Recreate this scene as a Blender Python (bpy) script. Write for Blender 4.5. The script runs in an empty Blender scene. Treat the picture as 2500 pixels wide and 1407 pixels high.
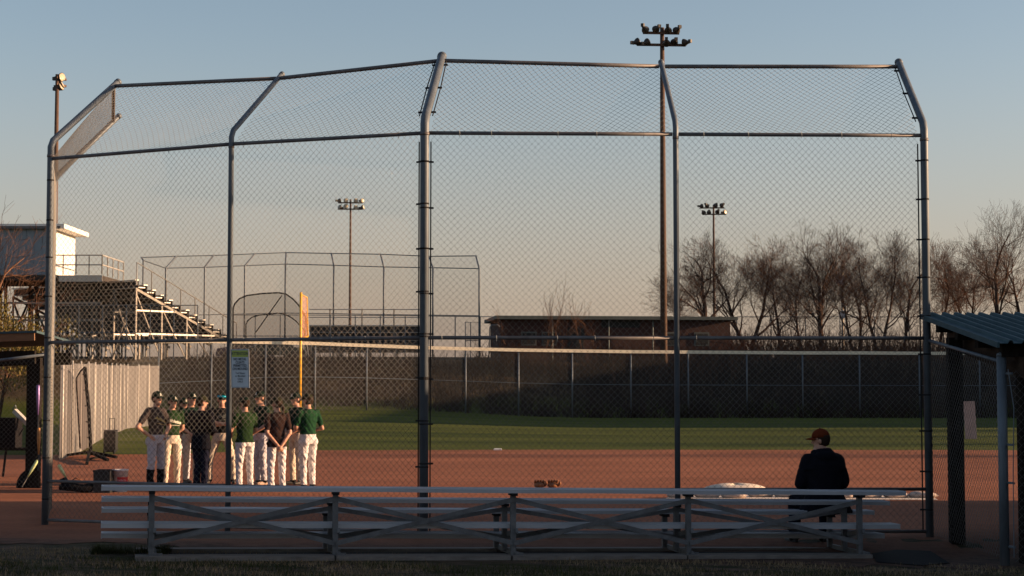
import bpy, math, random
import numpy as np
from mathutils import Vector, Matrix, noise
R = math.radians
rng = random.Random(7)
scene = bpy.context.scene
COL = scene.collection

# ------------------------------------------------------------------ camera
F, CX, CY, YH, CAMZ = 4200.0, 1250.0, 703.5, 955.0, 1.785
PITCH = math.atan((YH - CY) / F)
cam_d = bpy.data.cameras.new('Camera'); cam = bpy.data.objects.new('Camera', cam_d); COL.objects.link(cam)
cam.location = (0, 0, CAMZ); cam.rotation_euler = (R(90) + PITCH, 0, 0)
cam_d.sensor_width = 36.0; cam_d.lens = 36.0 * F / 2500.0
cam_d.clip_start = 0.1; cam_d.clip_end = 6000
scene.camera = cam

# ------------------------------------------------------------------ world and sun
SUN_EL, SUN_BEYOND = 10.0, 1.5          # low sun on the right, slightly beyond the backstop
world = bpy.data.worlds.new('World'); scene.world = world; world.use_nodes = True
nt = world.node_tree; nt.nodes.clear()
sky = nt.nodes.new('ShaderNodeTexSky'); sky.sky_type = 'NISHITA'; sky.sun_disc = False
sky.sun_elevation = R(SUN_EL); sky.sun_rotation = R(90 - SUN_BEYOND)
sky.altitude = 0; sky.air_density = 0.9; sky.dust_density = 1.0; sky.ozone_density = 1.4
bg = nt.nodes.new('ShaderNodeBackground'); bg.inputs['Strength'].default_value = 0.065
wo = nt.nodes.new('ShaderNodeOutputWorld')
tint = nt.nodes.new('ShaderNodeMix'); tint.data_type = 'RGBA'; tint.blend_type = 'MULTIPLY'; tint.inputs[0].default_value = 1.0
tint.inputs[7].default_value = (1.37, 1.19, 1.10, 1)
nt.links.new(sky.outputs[0], tint.inputs[6])
# dusty low air all round the horizon
wtc = nt.nodes.new('ShaderNodeTexCoord'); wsep = nt.nodes.new('ShaderNodeSeparateXYZ'); nt.links.new(wtc.outputs['Generated'], wsep.inputs[0])
wmr = nt.nodes.new('ShaderNodeMapRange'); wmr.interpolation_type = 'SMOOTHSTEP'; wmr.inputs[1].default_value = -0.03; wmr.inputs[2].default_value = 0.22; wmr.inputs[3].default_value = 0.85; wmr.inputs[4].default_value = 0.0
nt.links.new(wsep.outputs[2], wmr.inputs[0])
hz = nt.nodes.new('ShaderNodeMix'); hz.data_type = 'RGBA'; hz.inputs[7].default_value = (3.15, 2.28, 1.95, 1)
nt.links.new(wmr.outputs[0], hz.inputs[0]); nt.links.new(tint.outputs[2], hz.inputs[6]); nt.links.new(hz.outputs[2], bg.inputs[0]); nt.links.new(bg.outputs[0], wo.inputs[0])
sun_d = bpy.data.lights.new('Sun', 'SUN'); sun_d.energy = 5.0; sun_d.angle = R(0.53); sun_d.color = (1.0, 0.64, 0.38)
sun = bpy.data.objects.new('Sun', sun_d); COL.objects.link(sun)
sd = Vector((math.cos(R(SUN_BEYOND)) * math.cos(R(SUN_EL)), math.sin(R(SUN_BEYOND)) * math.cos(R(SUN_EL)), math.sin(R(SUN_EL))))
sun.rotation_euler = sd.to_track_quat('Z', 'Y').to_euler(); sun.location = sd * 200
vs = scene.view_settings
vs.view_transform = 'Standard'; vs.look = 'None'; vs.exposure = 1.20; vs.gamma = 1.0; vs.use_curve_mapping = False
scene.render.engine = 'CYCLES'
scene.cycles.max_bounces = 6; scene.cycles.transparent_max_bounces = 24
scene.cycles.use_denoising = True

# ------------------------------------------------------------------ helpers
cp, sp = math.cos(PITCH), math.sin(PITCH)
def P(x, y, D):
    """pixel of the 2500 px photograph at distance D (world Y) -> world point"""
    u, v = x - CX, CY - y
    fy = F * cp - v * sp; fz = F * sp + v * cp
    k = D / fy
    return Vector((u * k, D, CAMZ + fz * k))
def PX(x, D, z=0.0):
    """world X of pixel column x at distance D and height z"""
    depth = D * cp + (z - CAMZ) * sp
    return (x - CX) / F * depth
def sstep(a, b, x):
    t = min(1.0, max(0.0, (x - a) / (b - a))); return t * t * (3 - 2 * t)

def ground_z(X, Y):
    z = 0.0
    if Y < 20.8:
        z += -0.019 * max(-6.0, min(6.0, X)) * (1 - sstep(19.6, 20.8, Y)) * sstep(10, 15, Y)
    if Y > 53:
        side = 0.37 + 0.48 * (1 - sstep(-9, 5, X)) - 0.72 * (1 - sstep(-17.5, -11, X))
        z += side * min(1.0, (Y - 53) / 36.0)
    toe = 88.2 + 3.6 * sstep(-14, 8, X)
    if Y > toe:
        bump = 0.18 * noise.noise(Vector((X * .22, Y * .3, 1.7)))
        s = sstep(toe, toe + 9.5, Y)
        z = z * (1 - s) + 3.55 * s + bump * s * (1 - s) * 3 + 0.42 * sstep(toe + 9, toe + 22, Y)
    return z

class MB:
    def __init__(self): self.v = []; self.f = []; self.mi = []
    def add(self, vs, fs, m=0):
        o = len(self.v); self.v.extend([tuple(p) for p in vs])
        self.f.extend([tuple(i + o for i in f) for f in fs]); self.mi.extend([m] * len(fs)); return self
    def box(self, c, s, rz=0.0, M=None, m=0):
        hx, hy, hz = s[0] / 2, s[1] / 2, s[2] / 2
        pts = [Vector((x, y, z)) for z in (-hz, hz) for y in (-hy, hy) for x in (-hx, hx)]
        if M is None: M = Matrix.Rotation(rz, 3, 'Z')
        c = Vector(c)
        return self.add([c + M @ p for p in pts], [(0, 2, 3, 1), (4, 5, 7, 6), (0, 1, 5, 4), (2, 6, 7, 3), (0, 4, 6, 2), (1, 3, 7, 5)], m)
    def bar(self, a, b, w, h, up=(0, 0, 1), m=0):
        a, b = Vector(a), Vector(b); d = b - a; L = d.length; d.normalize()
        up = Vector(up)
        if abs(d.dot(up)) > .98: up = Vector((1, 0, 0))
        s = d.cross(up).normalized(); t = s.cross(d).normalized()
        M = Matrix((s, d, t)).transposed()
        return self.box((a + b) / 2, (w, L, h), M=M, m=m)
    def path(self, pts, rad, n=6, caps=True, m=0, flat=None):
        pts = [Vector(p) for p in pts]
        if not hasattr(rad, '__len__'): rad = [rad] * len(pts)
        rings = []; ref = None
        for i, p in enumerate(pts):
            if i == 0: d = pts[1] - p
            elif i == len(pts) - 1: d = p - pts[i - 1]
            else: d = (pts[i + 1] - p).normalized() + (p - pts[i - 1]).normalized()
            if d.length < 1e-9: d = Vector((0, 0, 1))
            d.normalize()
            if ref is None: ref = Vector((0, 0, 1)) if abs(d.z) < .9 else Vector((1, 0, 0))
            s = d.cross(ref)
            if s.length < 1e-6: s = d.orthogonal()
            s.normalize(); t = s.cross(d).normalized(); ref = t
            rings.append([p + (s * math.cos(k * 2 * math.pi / n) + t * math.sin(k * 2 * math.pi / n)) * rad[i] for k in range(n)])
        vs = [q for r in rings for q in r]; fs = []
        for i in range(len(rings) - 1):
            for k in range(n):
                k2 = (k + 1) % n
                fs.append((i * n + k, i * n + k2, (i + 1) * n + k2, (i + 1) * n + k))
        if caps:
            fs.append(tuple(reversed(range(n)))); o = (len(rings) - 1) * n; fs.append(tuple(range(o, o + n)))
        return self.add(vs, fs, m)
    def loft(self, rings, m=0, caps=True):
        n = len(rings[0]); vs = [q for r in rings for q in r]; fs = []
        for i in range(len(rings) - 1):
            for k in range(n):
                k2 = (k + 1) % n
                fs.append((i * n + k, i * n + k2, (i + 1) * n + k2, (i + 1) * n + k))
        if caps:
            fs.append(tuple(reversed(range(n)))); o = (len(rings) - 1) * n; fs.append(tuple(range(o, o + n)))
        return self.add(vs, fs, m)
    def ellipsoid(self, c, r, n=12, k=8, M=None, m=0):
        c = Vector(c); rings = []
        for i in range(1, k):
            a = math.pi * i / k - math.pi / 2
            ring = []
            for j in range(n):
                b = 2 * math.pi * j / n
                q = Vector((r[0] * math.cos(a) * math.cos(b), r[1] * math.cos(a) * math.sin(b), r[2] * math.sin(a)))
                ring.append(c + (M @ q if M else q))
            rings.append(ring)
        return self.loft(rings, m)
    def lathe(self, c, prof, n=16, axis=None, m=0):
        c = Vector(c); M = axis if axis else Matrix.Identity(3)
        rings = [[c + M @ Vector((r * math.cos(2 * math.pi * j / n), r * math.sin(2 * math.pi * j / n), z)) for j in range(n)] for r, z in prof]
        return self.loft(rings, m)
    def mesh(self, name, smooth=False):
        me = bpy.data.meshes.new(name); me.from_pydata(self.v, [], self.f); me.update()
        if any(self.mi): me.polygons.foreach_set('material_index', self.mi)
        if smooth: me.polygons.foreach_set('use_smooth', [True] * len(me.polygons))
        return me
    def build(self, name, mat, parent=None, smooth=False, off=None):
        if off is None: off = root_loc(parent) if parent else Vector((0, 0, 0))
        if off.length > 0:
            self.v = [(p[0] - off.x, p[1] - off.y, p[2] - off.z) for p in self.v]
        o = bpy.data.objects.new(name, self.mesh(name, smooth)); COL.objects.link(o)
        for m in (mat if isinstance(mat, (list, tuple)) else [mat]): o.data.materials.append(m)
        if parent: o.parent = parent
        return o

def root_loc(o):
    while o.parent: o = o.parent
    return Vector(o.get('_base', (0, 0, 0)))
ROOTS = []
def tag(o, label=None, cat=None, group=None, kind=None):
    if label: o['label'] = label
    if cat: o['category'] = cat
    if group: o['group'] = group
    if kind: o['kind'] = kind
    return o
def thing(name, loc, label, cat, group=None, rz=0.0, local=False):
    o = bpy.data.objects.new(name, None); COL.objects.link(o); o.location = loc; o.rotation_euler = (0, 0, rz)
    o.empty_display_size = .2
    if not local: o['_base'] = tuple(loc); ROOTS.append(o)
    return tag(o, label, cat, group)
def single(name, mb, mat, label, cat, group=None, smooth=False, base=None):
    """a thing that is one mesh; origin at its base"""
    if base is None:
        a = np.array(mb.v); base = Vector(((a[:, 0].min() + a[:, 0].max()) / 2, (a[:, 1].min() + a[:, 1].max()) / 2, a[:, 2].min()))
    o = mb.build(name, mat, None, smooth, off=base); o.location = base
    o['_base'] = tuple(base); ROOTS.append(o)
    return tag(o, label, cat, group)
def copy_tree(o, parent=None):
    c = o.copy(); COL.objects.link(c); c.parent = parent
    for ch in list(o.children): copy_tree(ch, c)
    return c
def npmesh(name, v, quads, mat, parent=None, off=None):
    me = bpy.data.meshes.new(name)
    if off is None: off = root_loc(parent) if parent else Vector((0, 0, 0))
    v = np.asarray(v, dtype=np.float32) - np.array(off, dtype=np.float32)
    q = np.asarray(quads, dtype=np.int32); k = q.shape[1]
    me.vertices.add(len(v)); me.vertices.foreach_set('co', v.ravel())
    me.loops.add(q.size); me.loops.foreach_set('vertex_index', q.ravel())
    me.polygons.add(len(q)); me.polygons.foreach_set('loop_start', np.arange(0, q.size, k, dtype=np.int32))
    me.polygons.foreach_set('loop_total', np.full(len(q), k, dtype=np.int32))
    me.update(calc_edges=True)
    o = bpy.data.objects.new(name, me); COL.objects.link(o); me.materials.append(mat)
    if parent: o.parent = parent
    return o

# ------------------------------------------------------------------ materials
def mat(name, col, rough=.8, metal=0.0, var=.25, scale=6.0, col2=None, bump=0.0, bscale=40.0, spec=.4, detail=6.0, stretch=None):
    m = bpy.data.materials.new(name); m.use_nodes = True; t = m.node_tree; b = t.nodes['Principled BSDF']
    b.inputs['Roughness'].default_value = rough; b.inputs['Metallic'].default_value = metal
    b.inputs['Specular IOR Level'].default_value = spec
    tc = t.nodes.new('ShaderNodeTexCoord'); src = tc.outputs['Object']
    if stretch:
        mp = t.nodes.new('ShaderNodeMapping'); mp.inputs['Scale'].default_value = stretch
        t.links.new(src, mp.inputs[0]); src = mp.outputs[0]
    if var > 0 or col2:
        n = t.nodes.new('ShaderNodeTexNoise'); n.inputs['Scale'].default_value = scale; n.inputs['Detail'].default_value = detail
        n.inputs['Roughness'].default_value = .65
        t.links.new(src, n.inputs['Vector'])
        r = t.nodes.new('ShaderNodeValToRGB'); r.color_ramp.elements[0].position = .3; r.color_ramp.elements[1].position = .7
        c2 = col2 if col2 else tuple(c * (1 + var) for c in col)
        c1 = col if col2 else tuple(c * (1 - var) for c in col)
        r.color_ramp.elements[0].color = (*c1, 1); r.color_ramp.elements[1].color = (*c2, 1)
        t.links.new(n.outputs['Fac'], r.inputs[0]); t.links.new(r.outputs[0], b.inputs['Base Color'])
    else: b.inputs['Base Color'].default_value = (*col, 1)
    if bump > 0:
        n2 = t.nodes.new('ShaderNodeTexNoise'); n2.inputs['Scale'].default_value = bscale; n2.inputs['Detail'].default_value = 5
        t.links.new(src, n2.inputs['Vector'])
        bp = t.nodes.new('ShaderNodeBump'); bp.inputs['Strength'].default_value = bump; bp.inputs['Distance'].default_value = .02
        t.links.new(n2.outputs['Fac'], bp.inputs['Height']); t.links.new(bp.outputs[0], b.inputs['Normal'])
    return m
def netmat(name, col, alpha, rough=.7, metal=.3):
    m = bpy.data.materials.new(name); m.use_nodes = True; t = m.node_tree; b = t.nodes['Principled BSDF']
    b.inputs['Base Color'].default_value = (*col, 1); b.inputs['Roughness'].default_value = rough; b.inputs['Metallic'].default_value = metal
    tr = t.nodes.new('ShaderNodeBsdfTransparent'); mx = t.nodes.new('ShaderNodeMixShader'); mx.inputs[0].default_value = alpha
    t.links.new(tr.outputs[0], mx.inputs[1]); t.links.new(b.outputs[0], mx.inputs[2])
    t.links.new(mx.outputs[0], t.nodes['Material Output'].inputs[0])
    return m
M = {}
M['galv'] = mat('galvanized_steel', (.098, .118, .14), .55, .25, .25, 9, bump=.05, bscale=120, stretch=(1, 1, .25))
M['galv_dull'] = mat('dull_rail_steel', (.13, .12, .12), .6, .35, .3, 7)
M['wire'] = mat('chain_link_wire', (.13, .125, .12), .6, .35, .25, 3)
M['black_steel'] = mat('black_bands', (.022, .022, .024), .8, 0, .2, spec=.1)
M['alu'] = mat('bleacher_aluminium', (.39, .40, .43), .5, .25, .12, 4, bump=.04, bscale=90, stretch=(.15, 1, 1))
M['frame'] = mat('bleacher_frame_steel', (.13, .133, .14), .6, .3, .3, 8)
M['plank'] = mat('weathered_plank', (.17, .15, .135), .85, 0, .35, 5, bump=.2, stretch=(.3, 4, 4))
M['darkwood'] = mat('creosoted_timber', (.016, .013, .011), .9, 0, .4, 6, bump=.25, stretch=(4, 4, .5))
M['rafter'] = mat('brown_timber', (.045, .03, .022), .85, 0, .35, 6, bump=.2, stretch=(1, 1, 3))
M['fascia'] = mat('stained_fascia_board', (.16, .085, .045), .8, 0, .3, 5, stretch=(.4, 4, 4))
M['roofmetal'] = mat('blue_grey_roof_sheet', (.040, .075, .090), .75, 0, .2, 3, spec=.2)
M['polewood'] = mat('weathered_light_pole', (.085, .05, .034), .85, 0, .35, 6, bump=.25, stretch=(4, 4, .4))
M['lampshell'] = mat('lamp_housing', (.05, .045, .04), .5, .4, .3, 20)
M['lampface'] = mat('lamp_lens', (.42, .36, .26), .25, .0, .15, 20)
M['brick'] = mat('dark_brick', (.055, .027, .022), .9, 0, .3, 8, bump=.1)
M['roofdark'] = mat('grey_green_roof_edge', (.085, .10, .095), .7, .1, .2, 3)
M['opening'] = mat('dark_opening', (.01, .012, .012), .6, 0, .2)
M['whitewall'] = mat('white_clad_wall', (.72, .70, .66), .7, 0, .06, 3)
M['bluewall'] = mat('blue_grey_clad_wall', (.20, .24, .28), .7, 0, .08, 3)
M['tanstrip'] = mat('tan_fence_cap', (.72, .64, .50), .6, 0, .05, 1.2)
M['yellow'] = mat('yellow_paint', (.75, .38, .03), .5, 0, .12, 3)
M['slat'] = mat('grey_slat_panel', (.205, .195, .19), .8, 0, .35, .9, bump=.3, bscale=10, stretch=(1, 1, .3))
M['slatpost'] = mat('pale_fence_post', (.5, .47, .42), .6, .2, .2, 4)
M['bark'] = mat('tree_bark', (.060, .040, .031), .95, 0, .35, 5)
M['twig'] = mat('tree_twigs', (.080, .050, .036), .95, 0, .3, 2)
M['twig_warm'] = mat('budding_twigs', (.13, .070, .045), .95, 0, .3, 2)
M['olive'] = mat('olive_catkins', (.15, .12, .03), .9, 0, .4, 2)
M['brush'] = mat('dead_brush_stems', (.040, .027, .022), .95, 0, .5, .6)
M['blade'] = mat('grass_blades', (.050, .055, .020), .9, 0, .5, 1.5)
M['straw'] = mat('dead_grass_blades', (.24, .17, .10), .9, 0, .4, 2)
M['far_mesh'] = netmat('distant_chain_link', (.15, .15, .15), .13)
M['far_net'] = netmat('distant_cage_net', (.05, .05, .055), .30)
M['screen_net'] = netmat('screen_net', (.20, .08, .07), .45)
M['foul_mesh'] = netmat('foul_pole_wing_mesh', (.50, .22, .09), .32)
M['skin'] = mat('skin', (.42, .22, .15), .6, 0, .1, 8)
M['hair'] = mat('brown_hair', (.03, .018, .012), .7, 0, .2)
M['eye'] = mat('dark_eye', (.015, .012, .012), .4, 0, 0)
M['lips'] = mat('lips', (.28, .10, .08), .6, 0, 0)
M['green'] = mat('dark_green_jersey', (.010, .042, .018), .85, 0, .2, 12)
M['olivegreen'] = mat('faded_green_jersey', (.013, .031, .011), .85, 0, .2, 12)
M['deepgreen'] = mat('deep_green_jersey', (.006, .018, .013), .85, 0, .2, 12)
M['greyshirt'] = mat('charcoal_shirt', (.040, .031, .031), .9, 0, .2, 12)
M['blackshirt'] = mat('black_shirt', (.012, .012, .013), .9, 0, .2, 12)
M['brownshirt'] = mat('dark_brown_shirt', (.030, .017, .015), .9, 0, .2, 12)
M['navy'] = mat('navy_jacket', (.006, .006, .010), .85, 0, .2, 8, bump=.2, bscale=20)
M['navypants'] = mat('navy_trousers', (.009, .010, .022), .85, 0, .2, 10)
M['cream'] = mat('cream_baseball_pants', (.50, .43, .35), .85, 0, .07, 9, bump=.5, bscale=14)
M['white'] = mat('white_baseball_pants', (.54, .51, .52), .85, 0, .06, 9, bump=.5, bscale=14)
M['greypants'] = mat('pale_grey_baseball_pants', (.44, .43, .47), .85, 0, .07, 9, bump=.5, bscale=14)
M['sock'] = mat('black_socks', (.008, .008, .009), .9, 0, .1)
M['shoe_l'] = mat('pale_shoes', (.40, .27, .2), .7, 0, .2, 20)
M['shoe_d'] = mat('dark_shoes', (.02, .016, .014), .6, 0, .2, 20)
M['cap'] = mat('dark_green_cap', (.008, .016, .012), .85, 0, .2, 20)
M['capolive'] = mat('olive_cap', (.026, .026, .014), .85, 0, .2, 20)
M['caprust'] = mat('rust_cap', (.11, .022, .008), .85, 0, .2, 20)
M['letter'] = mat('pale_print', (.62, .58, .48), .7, 0, 0)
M['goldletter'] = mat('gold_print', (.34, .26, .10), .7, 0, 0)
M['dimletter'] = mat('grey_print', (.12, .13, .12), .7, 0, 0)
M['mirror'] = mat('blue_mirror_lens', (.0, .30, .42), .15, .5, .3, 30)
M['sign'] = mat('white_sign_sheet', (.50, .55, .60), .5, 0, .04, 6)
M['signgreen'] = mat('yellow_green_band', (.36, .42, .08), .5, 0, .04, 6)
M['signink'] = mat('dark_sign_ink', (.03, .04, .055), .6, 0, 0)
M['bucket'] = mat('white_bucket_plastic', (.55, .52, .55), .5, 0, .05, 8)
M['redlabel'] = mat('red_bucket_label', (.42, .012, .02), .5, 0, .1, 12)
M['blackplastic'] = mat('black_plastic', (.012, .012, .013), .5, 0, .2, 10)
M['blackbag'] = mat('black_fabric_bag', (.011, .010, .011), .85, 0, .2, 10, bump=.3, bscale=30)
M['glove'] = mat('tan_leather', (.22, .085, .03), .6, 0, .25, 14, bump=.2)
M['tarp'] = mat('pale_tarp', (.62, .52, .42), .7, 0, .12, 3, bump=.3, bscale=6)
M['sandbag'] = mat('sandbag_cloth', (.45, .36, .31), .9, 0, .25, 5, bump=.3, bscale=25)
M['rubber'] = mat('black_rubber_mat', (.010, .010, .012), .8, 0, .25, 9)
M['purple'] = mat('purple_bat', (.18, .11, .30), .35, .3, .1)
M['orangewood'] = mat('orange_wood', (.42, .20, .06), .5, 0, .15, 10)
M['limebat'] = mat('pale_lime_bat', (.50, .58, .30), .4, .2, .1)
M['pinkboard'] = mat('pale_pink_board', (.40, .27, .25), .8, 0, .2, 3)
M['concrete'] = mat('concrete', (.28, .26, .23), .9, 0, .2, 3)
M['carpaint'] = mat('dark_green_car_paint', (.02, .03, .028), .3, .3, .1)
M['carblue'] = mat('dark_violet_car_paint', (.03, .025, .07), .3, .3, .1)
M['glass'] = mat('car_glass', (.02, .025, .03), .1, 0, 0)
M['redlamp'] = mat('tail_lamp', (.3, .02, .01), .3, 0, 0)
M['steel_far'] = mat('distant_stand_steel', (.20, .18, .155), .6, .3, .25, 3)
M['alu_far'] = mat('distant_aluminium_planks', (.45, .42, .38), .5, .4, .15, 3)
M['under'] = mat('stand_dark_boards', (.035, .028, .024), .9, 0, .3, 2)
M['dish'] = mat('white_dish', (.55, .56, .6), .5, 0, .05)
M['shadeblock'] = mat('shade_block_wall', (.12, .11, .10), .9, 0, .15, 1)  # walls of the added off-frame shade blocks

def dirt_material():
    m = bpy.data.materials.new('infield_dirt'); m.use_nodes = True; t = m.node_tree; b = t.nodes['Principled BSDF']
    b.inputs['Roughness'].default_value = .95; b.inputs['Specular IOR Level'].default_value = .1
    tc = t.nodes.new('ShaderNodeTexCoord')
    def nz(scale, st, det=6):
        mp = t.nodes.new('ShaderNodeMapping'); mp.inputs['Scale'].default_value = st; t.links.new(tc.outputs['Object'], mp.inputs[0])
        n = t.nodes.new('ShaderNodeTexNoise'); n.inputs['Scale'].default_value = scale; n.inputs['Detail'].default_value = det; n.inputs['Roughness'].default_value = .7
        t.links.new(mp.outputs[0], n.inputs['Vector']); return n
    n1 = nz(.35, (.35, 1, 1)); n2 = nz(9, (1, 1, 1)); n3 = nz(60, (1, 1, 1))
    r = t.nodes.new('ShaderNodeValToRGB'); r.color_ramp.elements[0].position = .35; r.color_ramp.elements[1].position = .68
    r.color_ramp.elements[0].color = (.215, .082, .046, 1); r.color_ramp.elements[1].color = (.33, .132, .074, 1)
    t.links.new(n1.outputs['Fac'], r.inputs[0])
    mx = t.nodes.new('ShaderNodeMix'); mx.data_type = 'RGBA'; mx.blend_type = 'MULTIPLY'; mx.inputs[0].default_value = .55
    r2 = t.nodes.new('ShaderNodeValToRGB'); r2.color_ramp.elements[0].position = .3; r2.color_ramp.elements[1].position = .7
    r2.color_ramp.elements[0].color = (.55, .55, .55, 1); r2.color_ramp.elements[1].color = (1.15, 1.12, 1.1, 1)
    t.links.new(n2.outputs['Fac'], r2.inputs[0]); t.links.new(r.outputs[0], mx.inputs[6]); t.links.new(r2.outputs[0], mx.inputs[7])
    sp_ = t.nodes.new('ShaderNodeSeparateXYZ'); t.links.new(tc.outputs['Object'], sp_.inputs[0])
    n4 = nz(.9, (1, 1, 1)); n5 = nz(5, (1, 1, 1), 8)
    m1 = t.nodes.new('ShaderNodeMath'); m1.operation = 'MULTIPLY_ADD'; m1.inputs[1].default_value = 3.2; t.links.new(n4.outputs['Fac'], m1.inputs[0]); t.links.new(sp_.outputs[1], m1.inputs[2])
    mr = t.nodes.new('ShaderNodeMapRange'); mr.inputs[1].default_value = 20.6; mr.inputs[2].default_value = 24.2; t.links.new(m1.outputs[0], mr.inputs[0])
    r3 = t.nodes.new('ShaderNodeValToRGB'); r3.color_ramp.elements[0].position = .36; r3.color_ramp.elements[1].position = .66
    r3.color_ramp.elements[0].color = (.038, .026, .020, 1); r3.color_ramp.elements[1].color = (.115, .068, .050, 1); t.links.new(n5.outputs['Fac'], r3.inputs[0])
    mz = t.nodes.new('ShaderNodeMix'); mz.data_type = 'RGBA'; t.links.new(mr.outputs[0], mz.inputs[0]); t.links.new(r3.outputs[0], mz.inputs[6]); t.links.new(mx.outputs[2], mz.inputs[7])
    t.links.new(mz.outputs[2], b.inputs['Base Color'])
    ad = t.nodes.new('ShaderNodeMath'); ad.operation = 'ADD'; t.links.new(n2.outputs['Fac'], ad.inputs[0]); t.links.new(n3.outputs['Fac'], ad.inputs[1])
    bp = t.nodes.new('ShaderNodeBump'); bp.inputs['Strength'].default_value = .5; bp.inputs['Distance'].default_value = .02
    t.links.new(ad.outputs[0], bp.inputs['Height']); t.links.new(bp.outputs[0], b.inputs['Normal'])
    return m
def ground_material():
    """grass land; worn soil patches near the bleachers, tan dry grass on the bank"""
    m = bpy.data.materials.new('grass_ground'); m.use_nodes = True; t = m.node_tree; b = t.nodes['Principled BSDF']
    b.inputs['Roughness'].default_value = .95; b.inputs['Specular IOR Level'].default_value = .1
    tc = t.nodes.new('ShaderNodeTexCoord'); sep = t.nodes.new('ShaderNodeSeparateXYZ'); t.links.new(tc.outputs['Object'], sep.inputs[0])
    def nz(scale, st=(1, 1, 1), det=6):
        mp = t.nodes.new('ShaderNodeMapping'); mp.inputs['Scale'].default_value = st; t.links.new(tc.outputs['Object'], mp.inputs[0])
        n = t.nodes.new('ShaderNodeTexNoise'); n.inputs['Scale'].default_value = scale; n.inputs['Detail'].default_value = det; n.inputs['Roughness'].default_value = .7
        t.links.new(mp.outputs[0], n.inputs['Vector']); return n.outputs['Fac']
    def ramp(fac, p0, c0, p1, c1):
        r = t.nodes.new('ShaderNodeValToRGB'); r.color_ramp.elements[0].position = p0; r.color_ramp.elements[1].position = p1
        r.color_ramp.elements[0].color = (*c0, 1); r.color_ramp.elements[1].color = (*c1, 1); t.links.new(fac, r.inputs[0]); return r.outputs[0]
    def mixc(fac, a, bb):
        x = t.nodes.new('ShaderNodeMix'); x.data_type = 'RGBA'
        t.links.new(fac, x.inputs[0]); t.links.new(a, x.inputs[6]); t.links.new(bb, x.inputs[7]); return x.outputs[2]
    def maprange(v, a, bb):
        x = t.nodes.new('ShaderNodeMapRange'); x.inputs[1].default_value = a; x.inputs[2].default_value = bb; t.links.new(v, x.inputs[0]); return x.outputs[0]
    def add(a, bb, op='ADD'):
        x = t.nodes.new('ShaderNodeMath'); x.operation = op
        for i, q in enumerate((a, bb)):
            if isinstance(q, (int, float)): x.inputs[i].default_value = q
            else: t.links.new(q, x.inputs[i])
        return x.outputs[0]
    turf = ramp(nz(.35, (.10, 1.5, 1)), .38, (.036, .054, .009), .62, (.092, .108, .018))
    fine = ramp(nz(6), .3, (.6, .6, .6), .7, (1.25, 1.2, 1.1))
    mu = t.nodes.new('ShaderNodeMix'); mu.data_type = 'RGBA'; mu.blend_type = 'MULTIPLY'; mu.inputs[0].default_value = .7
    t.links.new(turf, mu.inputs[6]); t.links.new(fine, mu.inputs[7]); turf = mu.outputs[2]
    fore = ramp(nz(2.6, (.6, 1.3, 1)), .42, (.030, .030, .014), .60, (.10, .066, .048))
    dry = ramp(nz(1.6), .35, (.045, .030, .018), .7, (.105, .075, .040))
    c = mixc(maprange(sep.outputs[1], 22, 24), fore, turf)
    bank = maprange(add(sep.outputs[2], add(nz(.5), 1.2, 'MULTIPLY')), 1.5, 2.2)
    c = mixc(bank, c, dry)
    t.links.new(c, b.inputs['Base Color'])
    bp = t.nodes.new('ShaderNodeBump'); bp.inputs['Strength'].default_value = .6; bp.inputs['Distance'].default_value = .05
    t.links.new(nz(14), bp.inputs['Height']); t.links.new(bp.outputs[0], b.inputs['Normal'])
    return m
for k_ in ('green', 'olivegreen', 'deepgreen', 'greyshirt', 'blackshirt', 'brownshirt', 'navy', 'navypants', 'cream', 'white', 'greypants', 'sock', 'cap', 'capolive', 'caprust', 'hair', 'blackbag', 'rubber', 'darkwood', 'rafter', 'brush', 'twig', 'twig_warm', 'bark', 'blade', 'straw', 'letter', 'goldletter', 'dimletter'):
    M[k_].node_tree.nodes['Principled BSDF'].inputs['Specular IOR Level'].default_value = .06
M['dirt'] = dirt_material(); M['ground'] = ground_material()

# ------------------------------------------------------------------ ground
def axis(segs):
    out = []
    for a, b, n in segs: out += list(np.linspace(a, b, n, endpoint=False))
    return out + [segs[-1][1]]
xs = axis([(-1500, -200, 6), (-200, -60, 10), (-60, -30, 15), (-30, 45, 60), (45, 200, 12), (200, 1500, 6)])
ys = axis([(-200, -20, 6), (-20, 14, 12), (14, 22, 24), (22, 52, 16), (52, 86, 18), (86, 116, 46), (116, 200, 16), (200, 3000, 12)])
nx, ny = len(xs), len(ys)
gv = [(x, y, ground_z(x, y)) for y in ys for x in xs]
gf = [(j * nx + i, j * nx + i + 1, (j + 1) * nx + i + 1, (j + 1) * nx + i) for j in range(ny - 1) for i in range(nx - 1)]
g = npmesh('ground', gv, gf, M['ground']); g['kind'] = 'structure'
for p in g.data.polygons: p.use_smooth = True
# skinned infield: a sheet 6 mm above the ground, ragged towards the bleachers, soft arc towards the outfield
cols = np.linspace(-30, 34, 641); rows = 26
dv = []
for i, x in enumerate(cols):
    y0 = 18.75 + .38 * noise.noise(Vector((x * .8, 3.1, 0))) + .30 * noise.noise(Vector((x * 2.7, 9.1, 0))) + .16 * noise.noise(Vector((x * 9.0, 5.1, 0))) - .12 * x * (1 if abs(x) < 4.2 else 4.2 / abs(x)) * .9
    y1 = 52.4 - .0035 * (x - 5) ** 2 + .25 * noise.noise(Vector((x * .9, 7.7, 0)))
    if x < -7.4: y1 = y1 - (min(-7.4 - x, 2.5)) * 1.2
    for j in range(rows):
        t = j / (rows - 1); y = y0 + (y1 - y0) * (t ** 1.7)
        dv.append((x, y, ground_z(x, y) + .006))
df = [(i * rows + j, (i + 1) * rows + j, (i + 1) * rows + j + 1, i * rows + j + 1) for i in range(len(cols) - 1) for j in range(rows - 1)]
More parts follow.
